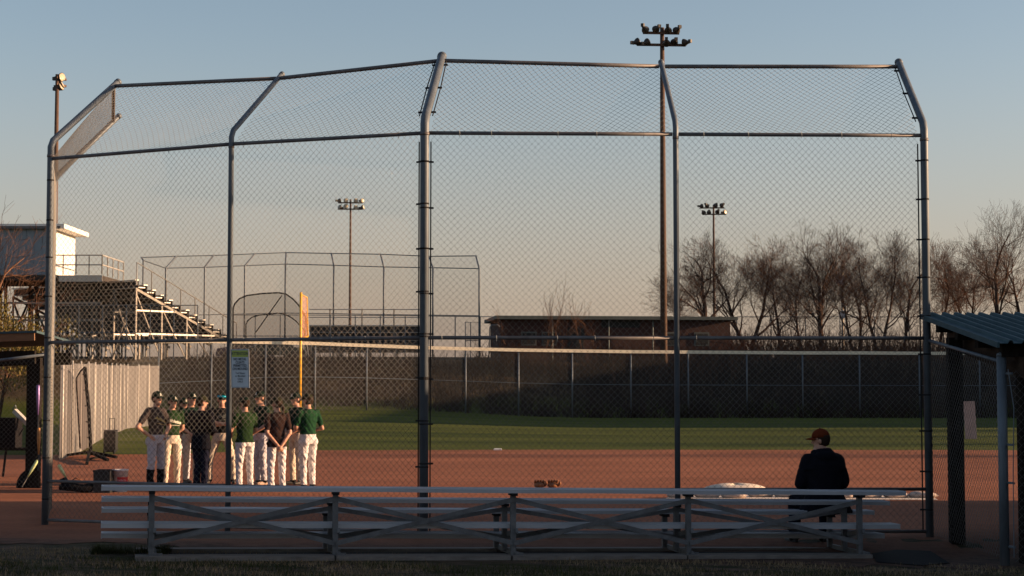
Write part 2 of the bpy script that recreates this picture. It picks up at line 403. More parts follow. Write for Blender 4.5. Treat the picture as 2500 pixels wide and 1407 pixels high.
d = npmesh('infield_dirt', dv, df, M['dirt']); d['kind'] = 'structure'

# ------------------------------------------------------------------ made-up off-frame blocks, added to throw the long shade
def shade_block(name, x0, x1, y0, y1, h, label, nwin):
    t = thing(name, (x0, (y0 + y1) / 2, ground_z(x0, (y0 + y1) / 2)), label, 'building')
    z0 = min(ground_z(x0, y0), ground_z(x0, y1), 0) - .1
    MB().box(((x0 + x1) / 2, (y0 + y1) / 2, (z0 + h - .25) / 2), (x1 - x0, y1 - y0, h - .25 - z0)).build('wall', M['shadeblock'], t)
    MB().box(((x0 + x1) / 2, (y0 + y1) / 2, h - .122), (x1 - x0 + .5, y1 - y0 + .5, .25)).build('roof', M['roofdark'], t)
    for k in range(nwin):
        y = y0 + (k + .5) * (y1 - y0) / nwin
        w = MB().box((x0 - .02, y, 1.6 + ground_z(x0, y)), (.06, 1.3, 1.0)).build('window', M['slatpost'], t)
        MB().box((x0 - .055, y, 1.6 + ground_z(x0, y)), (.02, 1.15, .85)).build('pane', M['glass'], w)
    return t
shade_block('shade_block_near', 13.2, 22, -8, 28.3, 4.25, 'long low grey block to the right of the dugout, outside the picture', 6)
shade_block('shade_block_far', 42, 62, 75, 130, 9.2, 'tall flat-roofed block far right beyond the outfield, outside the picture', 7)

# ------------------------------------------------------------------ chain-link weaving
def chain(mapf, W, H, parent, name='chain_link', dx=.080, dy=.084, r=.0024, mat_=None, seed=0):
    nk = max(2, int(round(W / (dx / 2)))); nr = max(2, int(round(H / (dy / 2))))
    k = np.arange(nk); b = np.arange(nr + 1)
    K, B = np.meshgrid(k, b, indexing='ij')
    right = ((K + B) % 2 == 1)
    A = K + right
    u = A / nk; v = B / nr
    u = np.clip(u, 0, 1)
    p, U, N = mapf(u, v)
    e = np.where(right, -1.0, 1.0)[..., None] * r * .9
    p = p + N * e
    rings = []
    for a in range(3):
        an = a * 2 * math.pi / 3
        rings.append(p + (U * math.cos(an) + N * math.sin(an)) * r)
    V = np.stack(rings, axis=2)                    # nk, nr+1, 3, 3
    idx = np.arange(nk * (nr + 1) * 3).reshape(nk, nr + 1, 3)
    q = []
    for a in range(3):
        a2 = (a + 1) % 3
        q.append(np.stack([idx[:, :-1, a], idx[:, :-1, a2], idx[:, 1:, a2], idx[:, 1:, a]], axis=-1).reshape(-1, 4))
    o = npmesh(name, V.reshape(-1, 3), np.concatenate(q), mat_ or M['wire'], parent)
    o['kind'] = 'stuff'
    return o
def quadmap(p00, p10, p01, p11, sag=0.0, shear=0.0, wob=0.0, seed=0.0):
    """bilinear patch; sag pushes the middle along the normal, shear drags the weave sideways as it rises"""
    a, b, c, d_ = [np.array(q, dtype=float) for q in (p00, p10, p01, p11)]
    W = np.linalg.norm(b - a)
    def f(u, v):
        uu = u + shear / W * np.sin(np.pi * v) * np.sin(np.pi * u)
        uu = uu + wob / W * np.sin(9 * u * W / 3 + seed + 4 * v) * np.sin(np.pi * v)
        vv = v + wob * .25 * np.sin(7 * u * W / 3 + 2.1 * seed) * np.sin(np.pi * v)
        uu = uu[..., None]; vv = vv[..., None]
        p = a * (1 - uu) * (1 - vv) + b * uu * (1 - vv) + c * (1 - uu) * vv + d_ * uu * vv
        U = (b - a) / np.linalg.norm(b - a); T = (c - a) / np.linalg.norm(c - a); N = np.cross(U, T); N /= np.linalg.norm(N)
        bell = (np.sin(np.pi * u) * np.sin(np.pi * v))[..., None]
        rip = (np.sin(5 * u * W / 3 + seed) * np.sin(np.pi * v))[..., None]
        p = p + N * (sag * bell + .35 * sag * rip)
        return p, U, N
    return f

# ------------------------------------------------------------------ backstop
bs = thing('backstop', (P(1036, 1312, 21.0).x, 21.0, 0), 'tall chain-link backstop of galvanized posts and rails with an overhang, behind the bleachers', 'backstop')
PD = [('left', 124, 388, 23.1, (288, 201), 24.55, .046), ('second', 565, 352, 21.95, (688, 182), 23.35, .035),
      ('mid', 1037, 325, 21.0, (1079, 138), 22.45, .056), ('fourth', 1649.5, 328, 21.1, (1614, 153), 22.65, .035), ('right', 2256, 331, 21.2, (2194, 153), 22.7, .048)]
posts = []
for nm, px, py, D, tp, DT, r in PD:
    b = P(px, py, D); base = Vector((b.x, D, 0)); bend = Vector((b.x, D, b.z + {'left': .22, 'second': .15, 'mid': .17, 'fourth': .14, 'right': .13}[nm]))
    top = P(tp[0], tp[1], DT)
    posts.append((base, bend, top, r, b.z))
# wing going back on the left
wb = P(133, 436, 26.1); wbase = Vector((wb.x, 26.1, 0)); wbend = Vector((wb.x, 26.1, wb.z)); wtop = P(290, 284, 26.7)
posts.append((wbase, wbend, wtop, .04, 4.93))
def post_mesh(base, bend, top, r):
    mb = MB()
    d = (top - bend).normalized()
    mb.path([base - Vector((0, 0, .15)), base + Vector((0, 0, bend.z - .14)), bend + Vector((0, 0, -.06)), bend + d * .06, bend + d * .16, top - d * .02, top], [r, r, r, r, r, r, r * .8], n=14)
    return mb
for base, bend, top, r, zr in posts:
    po = post_mesh(base, bend, top, r).build('post', M['galv'], bs, True)
    d = (top - bend).normalized()
    cap = MB(); cap.path([top - d * .03, top + d * .02, top + d * .045], [r * 1.12, r * 1.1, r * .5], n=14); cap.build('post_cap', M['galv'], po, True)
    for z in (bend.z - .2,):
        MB().path([(base.x, base.y, z), (base.x, base.y, z + .035)], r * 1.12, n=14).build('collar', M['galv_dull'], po, True)
def lerp(a, b, t): return a + (b - a) * t
RZ = [None, 2.435, .585, .07]
def rail(a, b, r=.022, m='galv_dull'):
    d = (b - a).normalized()
    o = MB().path([a + d * .04, lerp(a, b, .33), lerp(a, b, .66), b - d * .04], r, n=10).build('rail', M[m], bs, True)
    return o
pairs = [(0, 1), (1, 2), (2, 3), (3, 4), (0, 5)]
TIES = 0
for i, j in pairs:
    A, B = posts[i], posts[j]
    wing = (i, j) == (0, 5)
    for q in range(4):
        za = A[4] if q == 0 else RZ[q]; zb = B[4] if q == 0 else RZ[q]
        if wing and q == 2: continue
        rl = rail(Vector((A[0].x, A[0].y, za)), Vector((B[0].x, B[0].y, zb)), .024 if q < 2 else .021)
        if not wing and q < 2:
            L = 5
            for k in range(L):                      # wire ties round the rail
                c = lerp(Vector((A[0].x, A[0].y, za)), Vector((B[0].x, B[0].y, zb)), (k + .5 + rng.uniform(-.2, .2)) / L)
                MB().path([c + Vector((0, -.028, .03)), c + Vector((.004, -.03, -.01)), c + Vector((.0, -.02, -.045))], .0035, n=4).build('wire_tie', M['galv'], rl)
    # top rail of the overhang
    ta = A[2] - (A[2] - A[1]).normalized() * .13; tb = B[2] - (B[2] - B[1]).normalized() * .13
    rail(ta, tb, .027)
    # fabric: three bands plus the overhang
    nudge = Vector((0, .03, 0)) if not wing else Vector((.03, 0, 0))
    a0 = Vector((A[0].x, A[0].y, .04)) + nudge; b0 = Vector((B[0].x, B[0].y, .04)) + nudge
    aR = Vector((A[0].x, A[0].y, A[4])) + nudge; bR = Vector((B[0].x, B[0].y, B[4])) + nudge
    aM = Vector((A[0].x, A[0].y, RZ[1])) + nudge; bM = Vector((B[0].x, B[0].y, RZ[1])) + nudge
    dirn = (b0 - a0).normalized(); ins = .05 if i in (1, 3) or wing else .075
    ins2 = .05 if j in (1, 3) or wing else .075
    def inset(a, b): return a + (b - a).normalized() * ins, b - (b - a).normalized() * ins2
    sd_ = i * 1.7
    W = (b0 - a0).length - ins - ins2
    l0, r0 = inset(a0, b0); l1, r1 = inset(aM, bM); l2, r2 = inset(aR, bR); l3, r3 = inset(ta + nudge * .3, tb + nudge * .3)
    chain(quadmap(l0, r0, l1, r1, .02, .0, .008, sd_), W, RZ[1], bs, r=.0024 if not wing else .0018)
    chain(quadmap(l1, r1, l2, r2, .02, .0, .010, sd_ + 1), W, A[4] - RZ[1], bs, r=.0024 if not wing else .0018)
    e2a, e2b = l2 + Vector((0, 0, .03)), r2 + Vector((0, 0, .03))
    chain(quadmap(e2a, e2b, l3, r3, -.03, (.12 if i < 2 else -.12) if not wing else .0, .012, sd_ + 2), W, (ta - aR).length, bs, dy=.112 if not wing else .1, dx=.084 if not wing else .1, r=.0024 if not wing else .0020)
# tension bars and bands beside the thick posts
def tension(post, dirv, z0, z1, n, sidegap=.075):
    base, bend, top, r, zr = post
    p0 = Vector((base.x, base.y + .03, z0)) + dirv * sidegap; p1 = Vector((base.x, base.y + .03, z1)) + dirv * sidegap
    tb = MB().path([p0, lerp(p0, p1, .5), p1], .009, n=6).build('tension_bar', M['black_steel'], bs)
    for k in range(n):
        z = z0 + (k + .5) * (z1 - z0) / n + rng.uniform(-.03, .03)
        a = Vector((base.x, base.y, z))
        MB().path([a + Vector((0, 0, -.010)), a + Vector((0, 0, .010))], r * 1.04, n=14).bar(a + dirv * r * .9 + Vector((0, .01, 0)), a + dirv * (sidegap + .035) + Vector((0, .02, 0)), .014, .022).build('tension_band', M['black_steel'], tb)
dl = (posts[1][0] - posts[2][0]).normalized(); dr = (posts[3][0] - posts[2][0]).normalized()
tension(posts[2], dl, .08, 4.85, 9); tension(posts[2], dr, .08, 4.85, 9)
tension(posts[4], (posts[3][0] - posts[4][0]).normalized(), .08, 4.85, 10)
tension(posts[0], (posts[5][0] - posts[0][0]).normalized(), .08, 4.9, 9)
for pst, dv_ in ((posts[2], dl), (posts[2], dr), (posts[4], -dr)):          # bars along the bent arms
    a, b = pst[1], pst[2]; d_ = (b - a).normalized()
    p0 = a + dv_ * .085 + d_ * .1; p1 = b + dv_ * .075 - d_ * .15
    tb = MB().path([p0, lerp(p0, p1, .5) + dv_ * .012, p1], .008, n=6).build('tension_bar', M['black_steel'], bs)
    for t in (.06, .5, .93):
        c = lerp(p0, p1, t); MB().bar(c - dv_ * .06, c + dv_ * .03, .014, .024).build('tension_band', M['black_steel'], tb)

# ------------------------------------------------------------------ text
def text_obj(s, size, mat_, parent, origin, xdir, ydir, extr=.001, name='lettering', align='CENTER', shear=0.0, bold=0.0, warp=None, sx=1.0):
    cu = bpy.data.curves.new('txt', 'FONT'); cu.body = s; cu.size = size; cu.align_x = align; cu.align_y = 'CENTER'; cu.extrude = extr; cu.shear = shear; cu.offset = bold
    cu.resolution_u = 2
    to = bpy.data.objects.new('txt', cu); COL.objects.link(to)
    dg = bpy.context.evaluated_depsgraph_get(); me = bpy.data.meshes.new_from_object(to.evaluated_get(dg))
    bpy.data.objects.remove(to); bpy.data.curves.remove(cu)
    xd, yd = Vector(xdir).normalized(), Vector(ydir).normalized(); zd = xd.cross(yd)
    off = root_loc(parent); o3 = Vector(origin) - off
    for v in me.vertices:
        c = v.co
        if warp: v.co = warp(c.x * sx, c.y, c.z) - off if warp.__name__ == 'world' else warp(c.x * sx, c.y, c.z)
        else: v.co = o3 + xd * c.x * sx + yd * c.y + zd * c.z
    me.materials.clear(); me.materials.append(mat_)
    o = bpy.data.objects.new(name, me); COL.objects.link(o); o.parent = parent
    return o

# attention sign on the second post's bay
fd = (posts[2][0] - posts[1][0]).normalized(); fn = Vector((fd.y, -fd.x, 0))      # faces the camera
sc = P(589.5, 900, 21.88); sc = sc + fn * .03
W_, H_ = .262, .49
sg = thing('notice_sign', (sc.x, sc.y, sc.z - H_ / 2), 'white notice with a yellow-green ATTENTION band wired to the chain link', 'sign')
upv = (Vector((0, 0, 1)) - fd * .03).normalized()
def sb(mb, u, v, w, h, th, d0): return mb.box(sc + fd * u + upv * v + fn * (d0 + th / 2), (w, th, h), M=Matrix((fd, fn, upv)).transposed())
sb(MB(), 0, 0, W_, H_, .004, 0).build('panel', M['sign'], sg)
for (u, v, w, h) in ((0, H_ / 2 - .008, W_ - .02, .005), (0, -H_ / 2 + .008, W_ - .02, .005), (-W_ / 2 + .010, 0, .005, H_ - .011), (W_ / 2 - .010, 0, .005, H_ - .011)):
    sb(MB(), u, v, w, h, .001, .0042).build('border_line', M['signink'], sg)
bd = sb(MB(), 0, H_ / 2 - .058, W_ - .03, .085, .0012, .0042).build('band', M['signgreen'], sg)
def st(s, v, size, bold=.0, sx=1.0, par=None, d0=.0062): text_obj(s, size, M['signink'], par or sg, sc + upv * v + fn * d0, fd, upv, .0004, bold=bold, sx=sx)
st('ATTENTION', H_ / 2 - .058, .056, .0012, .78, bd)
for k, s in enumerate(('NO METAL', 'CLEATS', 'PERMITTED', 'ON MOUND')): st(s, H_ / 2 - .128 - k * .041, .045, .0011, .84)
for k, s in enumerate(('Turf Shoes', 'or Moulded', 'Cleats', 'ONLY')): st(s, H_ / 2 - .305 - k * .036, .034, .0004, .9)

# ------------------------------------------------------------------ bleachers in the foreground
TH = R(13.0)
bd_ = Vector((math.cos(TH), math.sin(TH), 0)); bn = Vector((-math.sin(TH), math.cos(TH), 0))
pxs = [370, 818.5, 1252.5, 1680, 2098]
DL, DR = 17.6, 19.35
tilt = -0.0195
def bpt(s, t, z):          # s along the bench from its first leg, t towards the field, z above the sill
    p = B0 + bd_ * s + bn * t
    return Vector((p.x, p.y, z + tilt * p.x + .005))
B0 = Vector((PX(370, DL, .4), DL, 0))
LEN = 7.60
# leg stations from the photo columns
st_s = []
for px in pxs:
    k = (px - CX) / F
    # X = k * (Y*cp + (z-CAMZ)*sp), with X,Y on the bench line
    c0 = (0.4 - CAMZ) * sp
    s = (k * (B0.y * cp + c0) - B0.x) / (bd_.x - k * bd_.y * cp)
    st_s.append(s)
bl = thing('bleachers', bpt(st_s[2], .4, 0), 'low three-row aluminium bleachers seen from behind, in shade before the backstop', 'bleachers')
sL, sR = st_s[0] - .49, st_s[-1] + .50
def board(t, z, w, h, name, m, s0=sL, s1=sR):
    mb = MB(); prof = [(-w / 2, -h), (-w / 2, -.006), (-w / 2 + .006, 0), (w / 2 - .006, 0), (w / 2, -.006), (w / 2, -h)]
    n = 12; rings = []
    for k in range(n + 1):
        s = s0 + (s1 - s0) * k / n
        wv = .003 * math.sin(k * 1.9 + z * 9)
        rings.append([bpt(s, t + a, z + b + wv) for a, b in prof])
    mb.loft(rings)
    o = mb.build(name, M[m], bl)
    for s, sg_ in ((s0, -1), (s1, 1)):
        MB().bar(bpt(s + sg_ * .0, t, z - h / 2), bpt(s + sg_ * .012, t, z - h / 2), w + .008, h + .006).build('end_cap', M['alu'], o)
    # lengthwise ribs of the extrusion
    for q in (-.33, 0, .33):
        MB().bar(bpt(s0 + .01, t + q * w, z + .002), bpt(s1 - .01, t + q * w, z + .002), .012, .005).build('rib', M['alu'], o)
    return o
TR = .415
ZS = [.745, .607, .468]
for k in range(3): board(k * TR, ZS[k], .235, .045, 'seat_board', 'alu')
board(.17, .365, .26, .05, 'footboard', 'alu'); board(.58, .225, .26, .05, 'footboard', 'alu')
for i, s in enumerate(st_s):
    for k in range(3):
        t = k * TR
        lg = MB(); lg.bar(bpt(s, t, .043), bpt(s, t, ZS[k] - .045), .055, .05, up=bn)
        lo = lg.build('leg', M['frame'], bl)
        MB().bar(bpt(s, t - .10, ZS[k] - .062), bpt(s, t + .10, ZS[k] - .062), .06, .03).build('seat_bracket', M['black_steel'], lo)
        MB().bar(bpt(s - .004, t, .052), bpt(s + .11, t, .052), .07, .02).build('foot_plate', M['frame'], lo)
    MB().bar(bpt(s + .03, -.05, .30), bpt(s + .03, .75, .16), .03, .05).build('footboard_bearer', M['frame'], bl)
    MB().bar(bpt(s + .032, -.06, .05), bpt(s + .032, .92, .05), .04, .05).build('base_rail', M['frame'], bl)
for i in range(4):
    a, b = st_s[i], st_s[i + 1]
    for t, zt, zb, wd in ((-.035, .63, .165, .05), (TR - .035, .50, .19, .045)):
        for k, (p, q) in enumerate(((zt, zb), (zb, zt))):
            tt = t - k * .012
            mb = MB(); mb.bar(bpt(a, tt, p), bpt(b, tt, q), wd, .006, up=bn)        # angle iron: two leaves
            up2 = (bpt(b, tt, q) - bpt(a, tt, p)).normalized().cross(bn)
            mb.bar(bpt(a, tt + .022, p) + up2 * .0, bpt(b, tt + .022, q), .006, .04, up=bn)
            mb.build('brace', M['frame'], bl)
# sill planks under the rear legs
for (a, b, dy) in ((sL + .33, st_s[1] - .02, 0), (st_s[1], st_s[2] - .05, .004), (st_s[2] - .03, st_s[3] - .06, -.003), (st_s[3] - .04, sR - .40, .003)):
    MB().bar(bpt(a, .0 + dy, .018), bpt(b, .0 + dy, .018), .25, .05).build('sill_plank', M['plank'], bl)
for (a, b) in ((sL + .35, st_s[2]), (st_s[2] + .02, sR - .45)):
    MB().bar(bpt(a, .86, .015), bpt(b, .86, .015), .18, .04).build('sill_plank', M['plank'], bl)

um = MB(); n_ = 14  # black sheet that paints the shade gap behind the sill planks
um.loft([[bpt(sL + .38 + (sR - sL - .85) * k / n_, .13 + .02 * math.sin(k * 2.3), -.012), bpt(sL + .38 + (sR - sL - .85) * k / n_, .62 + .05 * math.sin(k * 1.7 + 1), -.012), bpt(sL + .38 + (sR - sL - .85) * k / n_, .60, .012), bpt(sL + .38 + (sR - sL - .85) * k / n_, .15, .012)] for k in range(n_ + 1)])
single('shade_gap_strip', um, M['rubber'], 'long black strip standing in for the shade gap under the bleachers', 'mat')
# rubber mat on the ground to the right
mm = MB(); c = P(2225, 1362, 18.3); mp_ = []
for k, (x, y) in enumerate(((2128, 1352), (2190, 1346), (2272, 1347), (2318, 1372), (2250, 1379), (2140, 1373))):
    z = -.08; D = (CAMZ - z) * F / (y - YH); mp_.append(Vector((PX(x, D, z), D, 0)))
mm.loft([[Vector((q.x, q.y, ground_z(q.x, q.y) + .012 + .004 * k)) for q in mp_] for k in range(2)])
single('rubber_mat', mm, M['rubber'], 'black rubber mat lying on the ground beyond the right end of the bleachers', 'mat')

# ------------------------------------------------------------------ right dugout
C_hi = P(2251, 769, 21.35); C_lo = P(2441, 838, 18.45)
DX = 8.2
rd = thing('dugout_shelter', (6.2, 19.8, 0), 'dark timber dugout with a blue-grey ribbed metal roof at the right edge', 'dugout')
ridge_l = Vector((C_hi.x, 21.35, C_hi.z)); eave_l = Vector((C_lo.x, 18.45, C_lo.z))
slope = eave_l - ridge_l
pitch_x = .165
nrib = int(7.2 / pitch_x)
nrm = Vector((1, 0, 0)).cross(slope).normalized();  nrm = nrm if nrm.z > 0 else -nrm
for k in range(8):                                     # roof sheets, each with its ribs
    mb = MB(); x0 = k * .9; pts = []
    for r_ in range(6):
        xx = x0 + r_ * .15
        for (dx_, h_) in ((0, 0), (.088, 0), (.104, .034), (.134, .034)): pts.append((xx + dx_, h_))
    pts.append((x0 + .905, 0))
    top = [ridge_l + Vector((x, 0, 0)) + nrm * (h + .004 * (k % 2)) for x, h in pts]; bot = [p + slope for p in top]
    n = len(pts); vv = top + bot + [p - nrm * .006 for p in top] + [p - nrm * .006 for p in bot]
    fs = [(i, i + 1, n + i + 1, n + i) for i in range(n - 1)] + [(2 * n + i + 1, 2 * n + i, 3 * n + i, 3 * n + i + 1) for i in range(n - 1)]
    fs += [(n + i, n + i + 1, 3 * n + i + 1, 3 * n + i) for i in range(n - 1)] + [(i + 1, i, 2 * n + i, 2 * n + i + 1) for i in range(n - 1)]
    fs += [(0, n, 3 * n, 2 * n), (n - 1, 3 * n - 1, 4 * n - 1, 2 * n - 1)]
    mb.add(vv, fs).build('roof_sheet', M['roofmetal'], rd)
MB().bar(ridge_l + Vector((-.015, 0, -.02)), eave_l + Vector((-.015, 0, -.02)), .025, .06).build('roof_trim', M['roofmetal'], rd)
def on_roof(t, dx, dz): 
    p = ridge_l + slope * t; return Vector((p.x + dx, p.y, p.z + dz))
for t, dz in ((.10, -.11), (.36, -.11), (.62, -.11), (.9, -.11)):       # purlins on stepped blocks
    MB().bar(on_roof(t, .10, dz), on_roof(t, 7.1, dz), .14, .15).build('purlin', M['darkwood'], rd)
MB().bar(on_roof(.03, .32, -.28), on_roof(.97, .32, -.28), .09, .22).build('rafter', M['rafter'], rd)
for x in (3.2, 6.4): MB().bar(on_roof(.03, x, -.28), on_roof(.97, x, -.28), .09, .22).build('rafter', M['rafter'], rd)
def tpost(px, ybase, D, ztop, w, name='post', parent=rd, m='darkwood'):
    X = PX(px, D, 0); return MB().box((X, D, (ztop - .1) / 2), (w, w, ztop + .1)).build(name, M[m], parent)
tpost(2337, 1322, 20.5, 2.42, .16)
tpost(2512, 1340, 19.0, 2.14, .17)
for x, D, h in ((8.6, 20.5, 2.42), (11.9, 20.5, 2.42), (8.7, 18.9, 2.1), (11.9, 18.9, 2.1)): MB().box((x, D, h / 2 - .05), (.16, .16, h + .1)).build('post', M['darkwood'], rd)
MB().bar((5.62, 18.86, 2.05), (12.3, 18.86, 2.05), .07, .24).build('beam', M['rafter'], rd)
for k in range(7): MB().box((9.1, 18.99 + .0, .15 + k * .295), (6.6, .035, .285)).build('rear_wall_board', M['darkwood'], rd)
# side fence between backstop and dugout
fa = Vector((posts[4][0].x + .02, 21.15, 0)); fpX = PX(2453, 18.75, 0); fb = Vector((fpX, 18.75, 0))
df = thing('side_fence', (fb.x, fb.y, ground_z(fb.x, fb.y)), 'short chain-link fence running from the backstop to the galvanized post by the dugout', 'fence')
za, zb = P(2275, 832, 21.1).z, P(2440, 884, 18.8).z
MB().path([(fb.x, fb.y, -.25), (fb.x, fb.y, zb + .06)], .052, n=14).build('post', M['galv'], df, True)
MB().lathe((fb.x, fb.y, zb + .06), [(.056, 0), (.05, .03), (.02, .045)], 14).build('post_cap', M['galv'], df, True)
MB().path([fa + Vector((0, 0, za)), lerp(fa + Vector((0, 0, za)), fb + Vector((0, 0, zb)), .5), fb + Vector((0, 0, zb))], .022, n=8).build('rail', M['galv'], df, True)
chain(quadmap(fa + Vector((0, 0, .03)), fb + Vector((0, 0, -.03)), fa + Vector((0, 0, za)), fb + Vector((0, 0, zb)), .02, 0, .01, 3), (fb - fa).length, 2.2, df, r=.0021)
# loose wire and gate fittings right of that post
gx = PX(2477, 18.6)
MB().path([(gx - .03, 18.62, 2.02), (gx + .02, 18.6, 1.6), (gx + .0, 18.6, .9), (gx + .0, 18.62, .0)], .006, n=5).build('tension_wire', M['galv'], df)
for y in (912, 1086, 1179, 1335):
    z = P(2460, y, 18.7).z; MB().bar((fb.x + .03, 18.74, z), (gx + .01, 18.62, z), .03, .022).build('tension_band', M['galv'], df)
chain(quadmap((gx + .01, 18.6, -.05), (gx + 1.6, 18.6, -.08), (gx + .01, 18.6, 2.0), (gx + 1.6, 18.6, 2.0), .02, 0, .01, 5), 1.6, 2.05, df, r=.0021)

# ------------------------------------------------------------------ left dugout
ld = thing('dugout_shelter', (-10.5, 32, 0), 'brown-edged dugout with a dark timber post, at the left edge behind the fence', 'dugout')
LX1 = PX(99, 31.6, 2.7); LX0 = LX1 - 7
MB().bar((LX0, 31.2, 2.55), (LX1, 31.2, 2.78), .05, .16).build('fascia', M['fascia'], ld)
MB().add([(LX0, 31.15, 2.66), (LX1 + .05, 31.15, 2.88), (LX1 + .05, 34.2, 2.74), (LX0, 34.2, 2.52), (LX0, 31.15, 2.62), (LX1 + .05, 31.15, 2.84), (LX1 + .05, 34.2, 2.70), (LX0, 34.2, 2.48)],
         [(0, 1, 2, 3), (7, 6, 5, 4), (0, 4, 5, 1), (1, 5, 6, 2), (2, 6, 7, 3), (3, 7, 4, 0)]).build('roof', M['roofmetal'], ld)
MB().bar((LX0, 31.35, 2.28), (LX1 - .02, 31.35, 2.40), .1, .24).build('beam', M['darkwood'], ld)
MB().bar((LX0, 33.9, 2.3), (LX1 - .02, 33.9, 2.42), .1, .24).build('beam', M['darkwood'], ld)
for x, y, h in ((PX(87, 31.8, 1), 31.8, 2.4), (PX(87, 31.8, 1) - 3.2, 31.8, 2.3), (PX(80, 34, 1), 33.9, 2.35), (PX(80, 34, 1) - 3.3, 33.9, 2.25)):
    MB().box((x, y, h / 2 - .05), (.17, .17, h + .1)).build('post', M['darkwood'], ld)
for k in range(4): MB().box((PX(87, 31.8, 1) - 3.6 + k * .9, 31.3, 2.33), (.05, .5, .14)).build('rafter_tail', M['rafter'], ld)
lf = thing('low_fence', (-9.0, 30.9, 0), 'chain-link panel with a top rail in front of the left dugout', 'fence')
lfz0, lfz1 = P(0, 880, 30.6).z, P(105, 866, 30.6).z
la, lb = Vector((PX(-60, 30.6, 2), 30.6, 0)), Vector((PX(112, 30.6, 2), 30.6, 0))
MB().path([la + Vector((0, 0, lfz0 - .05)), lb + Vector((0, 0, lfz1))], .026, n=8).build('rail', M['galv'], lf, True)
MB().path([lb, lb + Vector((0, 0, lfz1 + .05))], .03, n=10).build('post', M['galv'], lf, True)
MB().path([la, la + Vector((0, 0, lfz0 + .05))], .03, n=10).build('post', M['galv'], lf, True)
chain(quadmap(la + Vector((0, .03, .05)), lb + Vector((0, .03, .05)), la + Vector((0, .03, lfz0)), lb + Vector((0, .03, lfz1)), .02, 0, .01, 2), (lb - la).length, lfz0, lf)

def G(px, py, z=0.0):
    D = 30.0
    for _ in range(8):
        p = P(px, py, D); D *= (CAMZ - z) / max(1e-3, CAMZ - p.z)
    return P(px, py, D)

def ell4(x, y, z, a, b): return [Vector((x + a * math.copysign(abs(math.cos(t)) ** .6, math.cos(t)), y + b * math.copysign(abs(math.sin(t)) ** .6, math.sin(t)), z)) for t in np.linspace(0, 2 * math.pi, 16, endpoint=False)]
# things by the left dugout
def bat_profile(L, rb, rk): return [(rk * 1.7, 0), (rk * 1.7, .012), (rk, .03), (rk, L * .38), (rb * .8, L * .62), (rb, L * .72), (rb, L * .97), (rb * .7, L)]
def make_bat(p0, p1, m_barrel, label):
    p0, p1 = Vector(p0), Vector(p1); d_ = p1 - p0; L = d_.length; A = d_.to_track_quat('Z', 'Y').to_matrix()
    t = thing('baseball_bat', (p0.x, p0.y, min(p0.z, p1.z)), label, 'bat')
    pr = bat_profile(L, .031, .0125)
    MB().lathe(p0, pr[3:], 10, A).build('barrel', m_barrel, t, True)
    MB().lathe(p0, pr[:4], 10, A).build('grip', M['blackplastic'], t, True)
    return t
a = P(93, 1024, 30.75); b = P(93, 940, 30.75)
make_bat(a - Vector((0, 0, .25)), b, M['purple'], 'purple baseball bat hung upright on the fence by the left dugout post')
a = P(94, 1150, 30.75); b = P(95, 1045, 30.75)
make_bat(a, b, M['orangewood'], 'orange wooden bat standing upright against the fence below the purple bat')
bg_ = G(58, 1192)
bp = thing('backpack', (bg_.x, bg_.y, 0), 'dark backpack slumped on the ground by the left dugout post', 'backpack')
MB().loft([ell4(bg_.x - .02 + q * .05, bg_.y, z, w, w * .8) for q, z, w in ((0, 0, .10), (0, .03, .115), (.3, .15, .11), (.9, .25, .085), (1.4, .31, .05), (1.5, .325, .02))]).build('body', M['blackbag'], bp, True)
MB().ellipsoid((bg_.x - .01, bg_.y - .09, .11), (.07, .04, .06), 10, 6).build('pocket', M['navy'], bp, True)
MB().path([(bg_.x + .06, bg_.y - .05, .3), (bg_.x + .14, bg_.y - .09, .2), (bg_.x + .11, bg_.y - .08, .06)], .016, n=6).build('strap', M['blackbag'], bp, True)
a = Vector((bg_.x + .04, bg_.y - .28, .032)); b = Vector((bg_.x + .30, bg_.y - .2, .52))
make_bat(a, b, M['limebat'], 'pale green bat leaning on the dark backpack')
# equipment cart with a pale tipped rail
ce = G(20, 1070); ce = P(20, 1070, 36)
cart = thing('equipment_cart', (PX(15, 36), 36, 0), 'dark equipment cart with a tipped pale metal arm beyond the left dugout', 'cart')
bx = PX(8, 36)
MB().box((bx, 36, .92), (.62, .5, .62)).build('tub', M['blackbag'], cart)
MB().bar(P(36, 1003, 36), P(76, 1043, 35.8), .09, .09).build('arm', M['slatpost'], cart)
MB().path([P(30, 1000, 36), P(38, 990, 36), P(41, 1004, 36)], .012, n=5).build('handle', M['galv'], cart)
MB().bar((bx - .7, 36, .58), (bx + .62, 36, .58), .5, .05).build('deck', M['darkwood'], cart)
for x in (bx - .6, bx + .05, bx + .55): MB().bar((x, 36, .56), (x + rng.uniform(-.06, .06), 36, 0), .04, .04).build('leg', M['black_steel'], cart)
MB().bar(P(58, 1045, 36), P(44, 1068, 36), .025, .025).build('strut', M['black_steel'], cart)

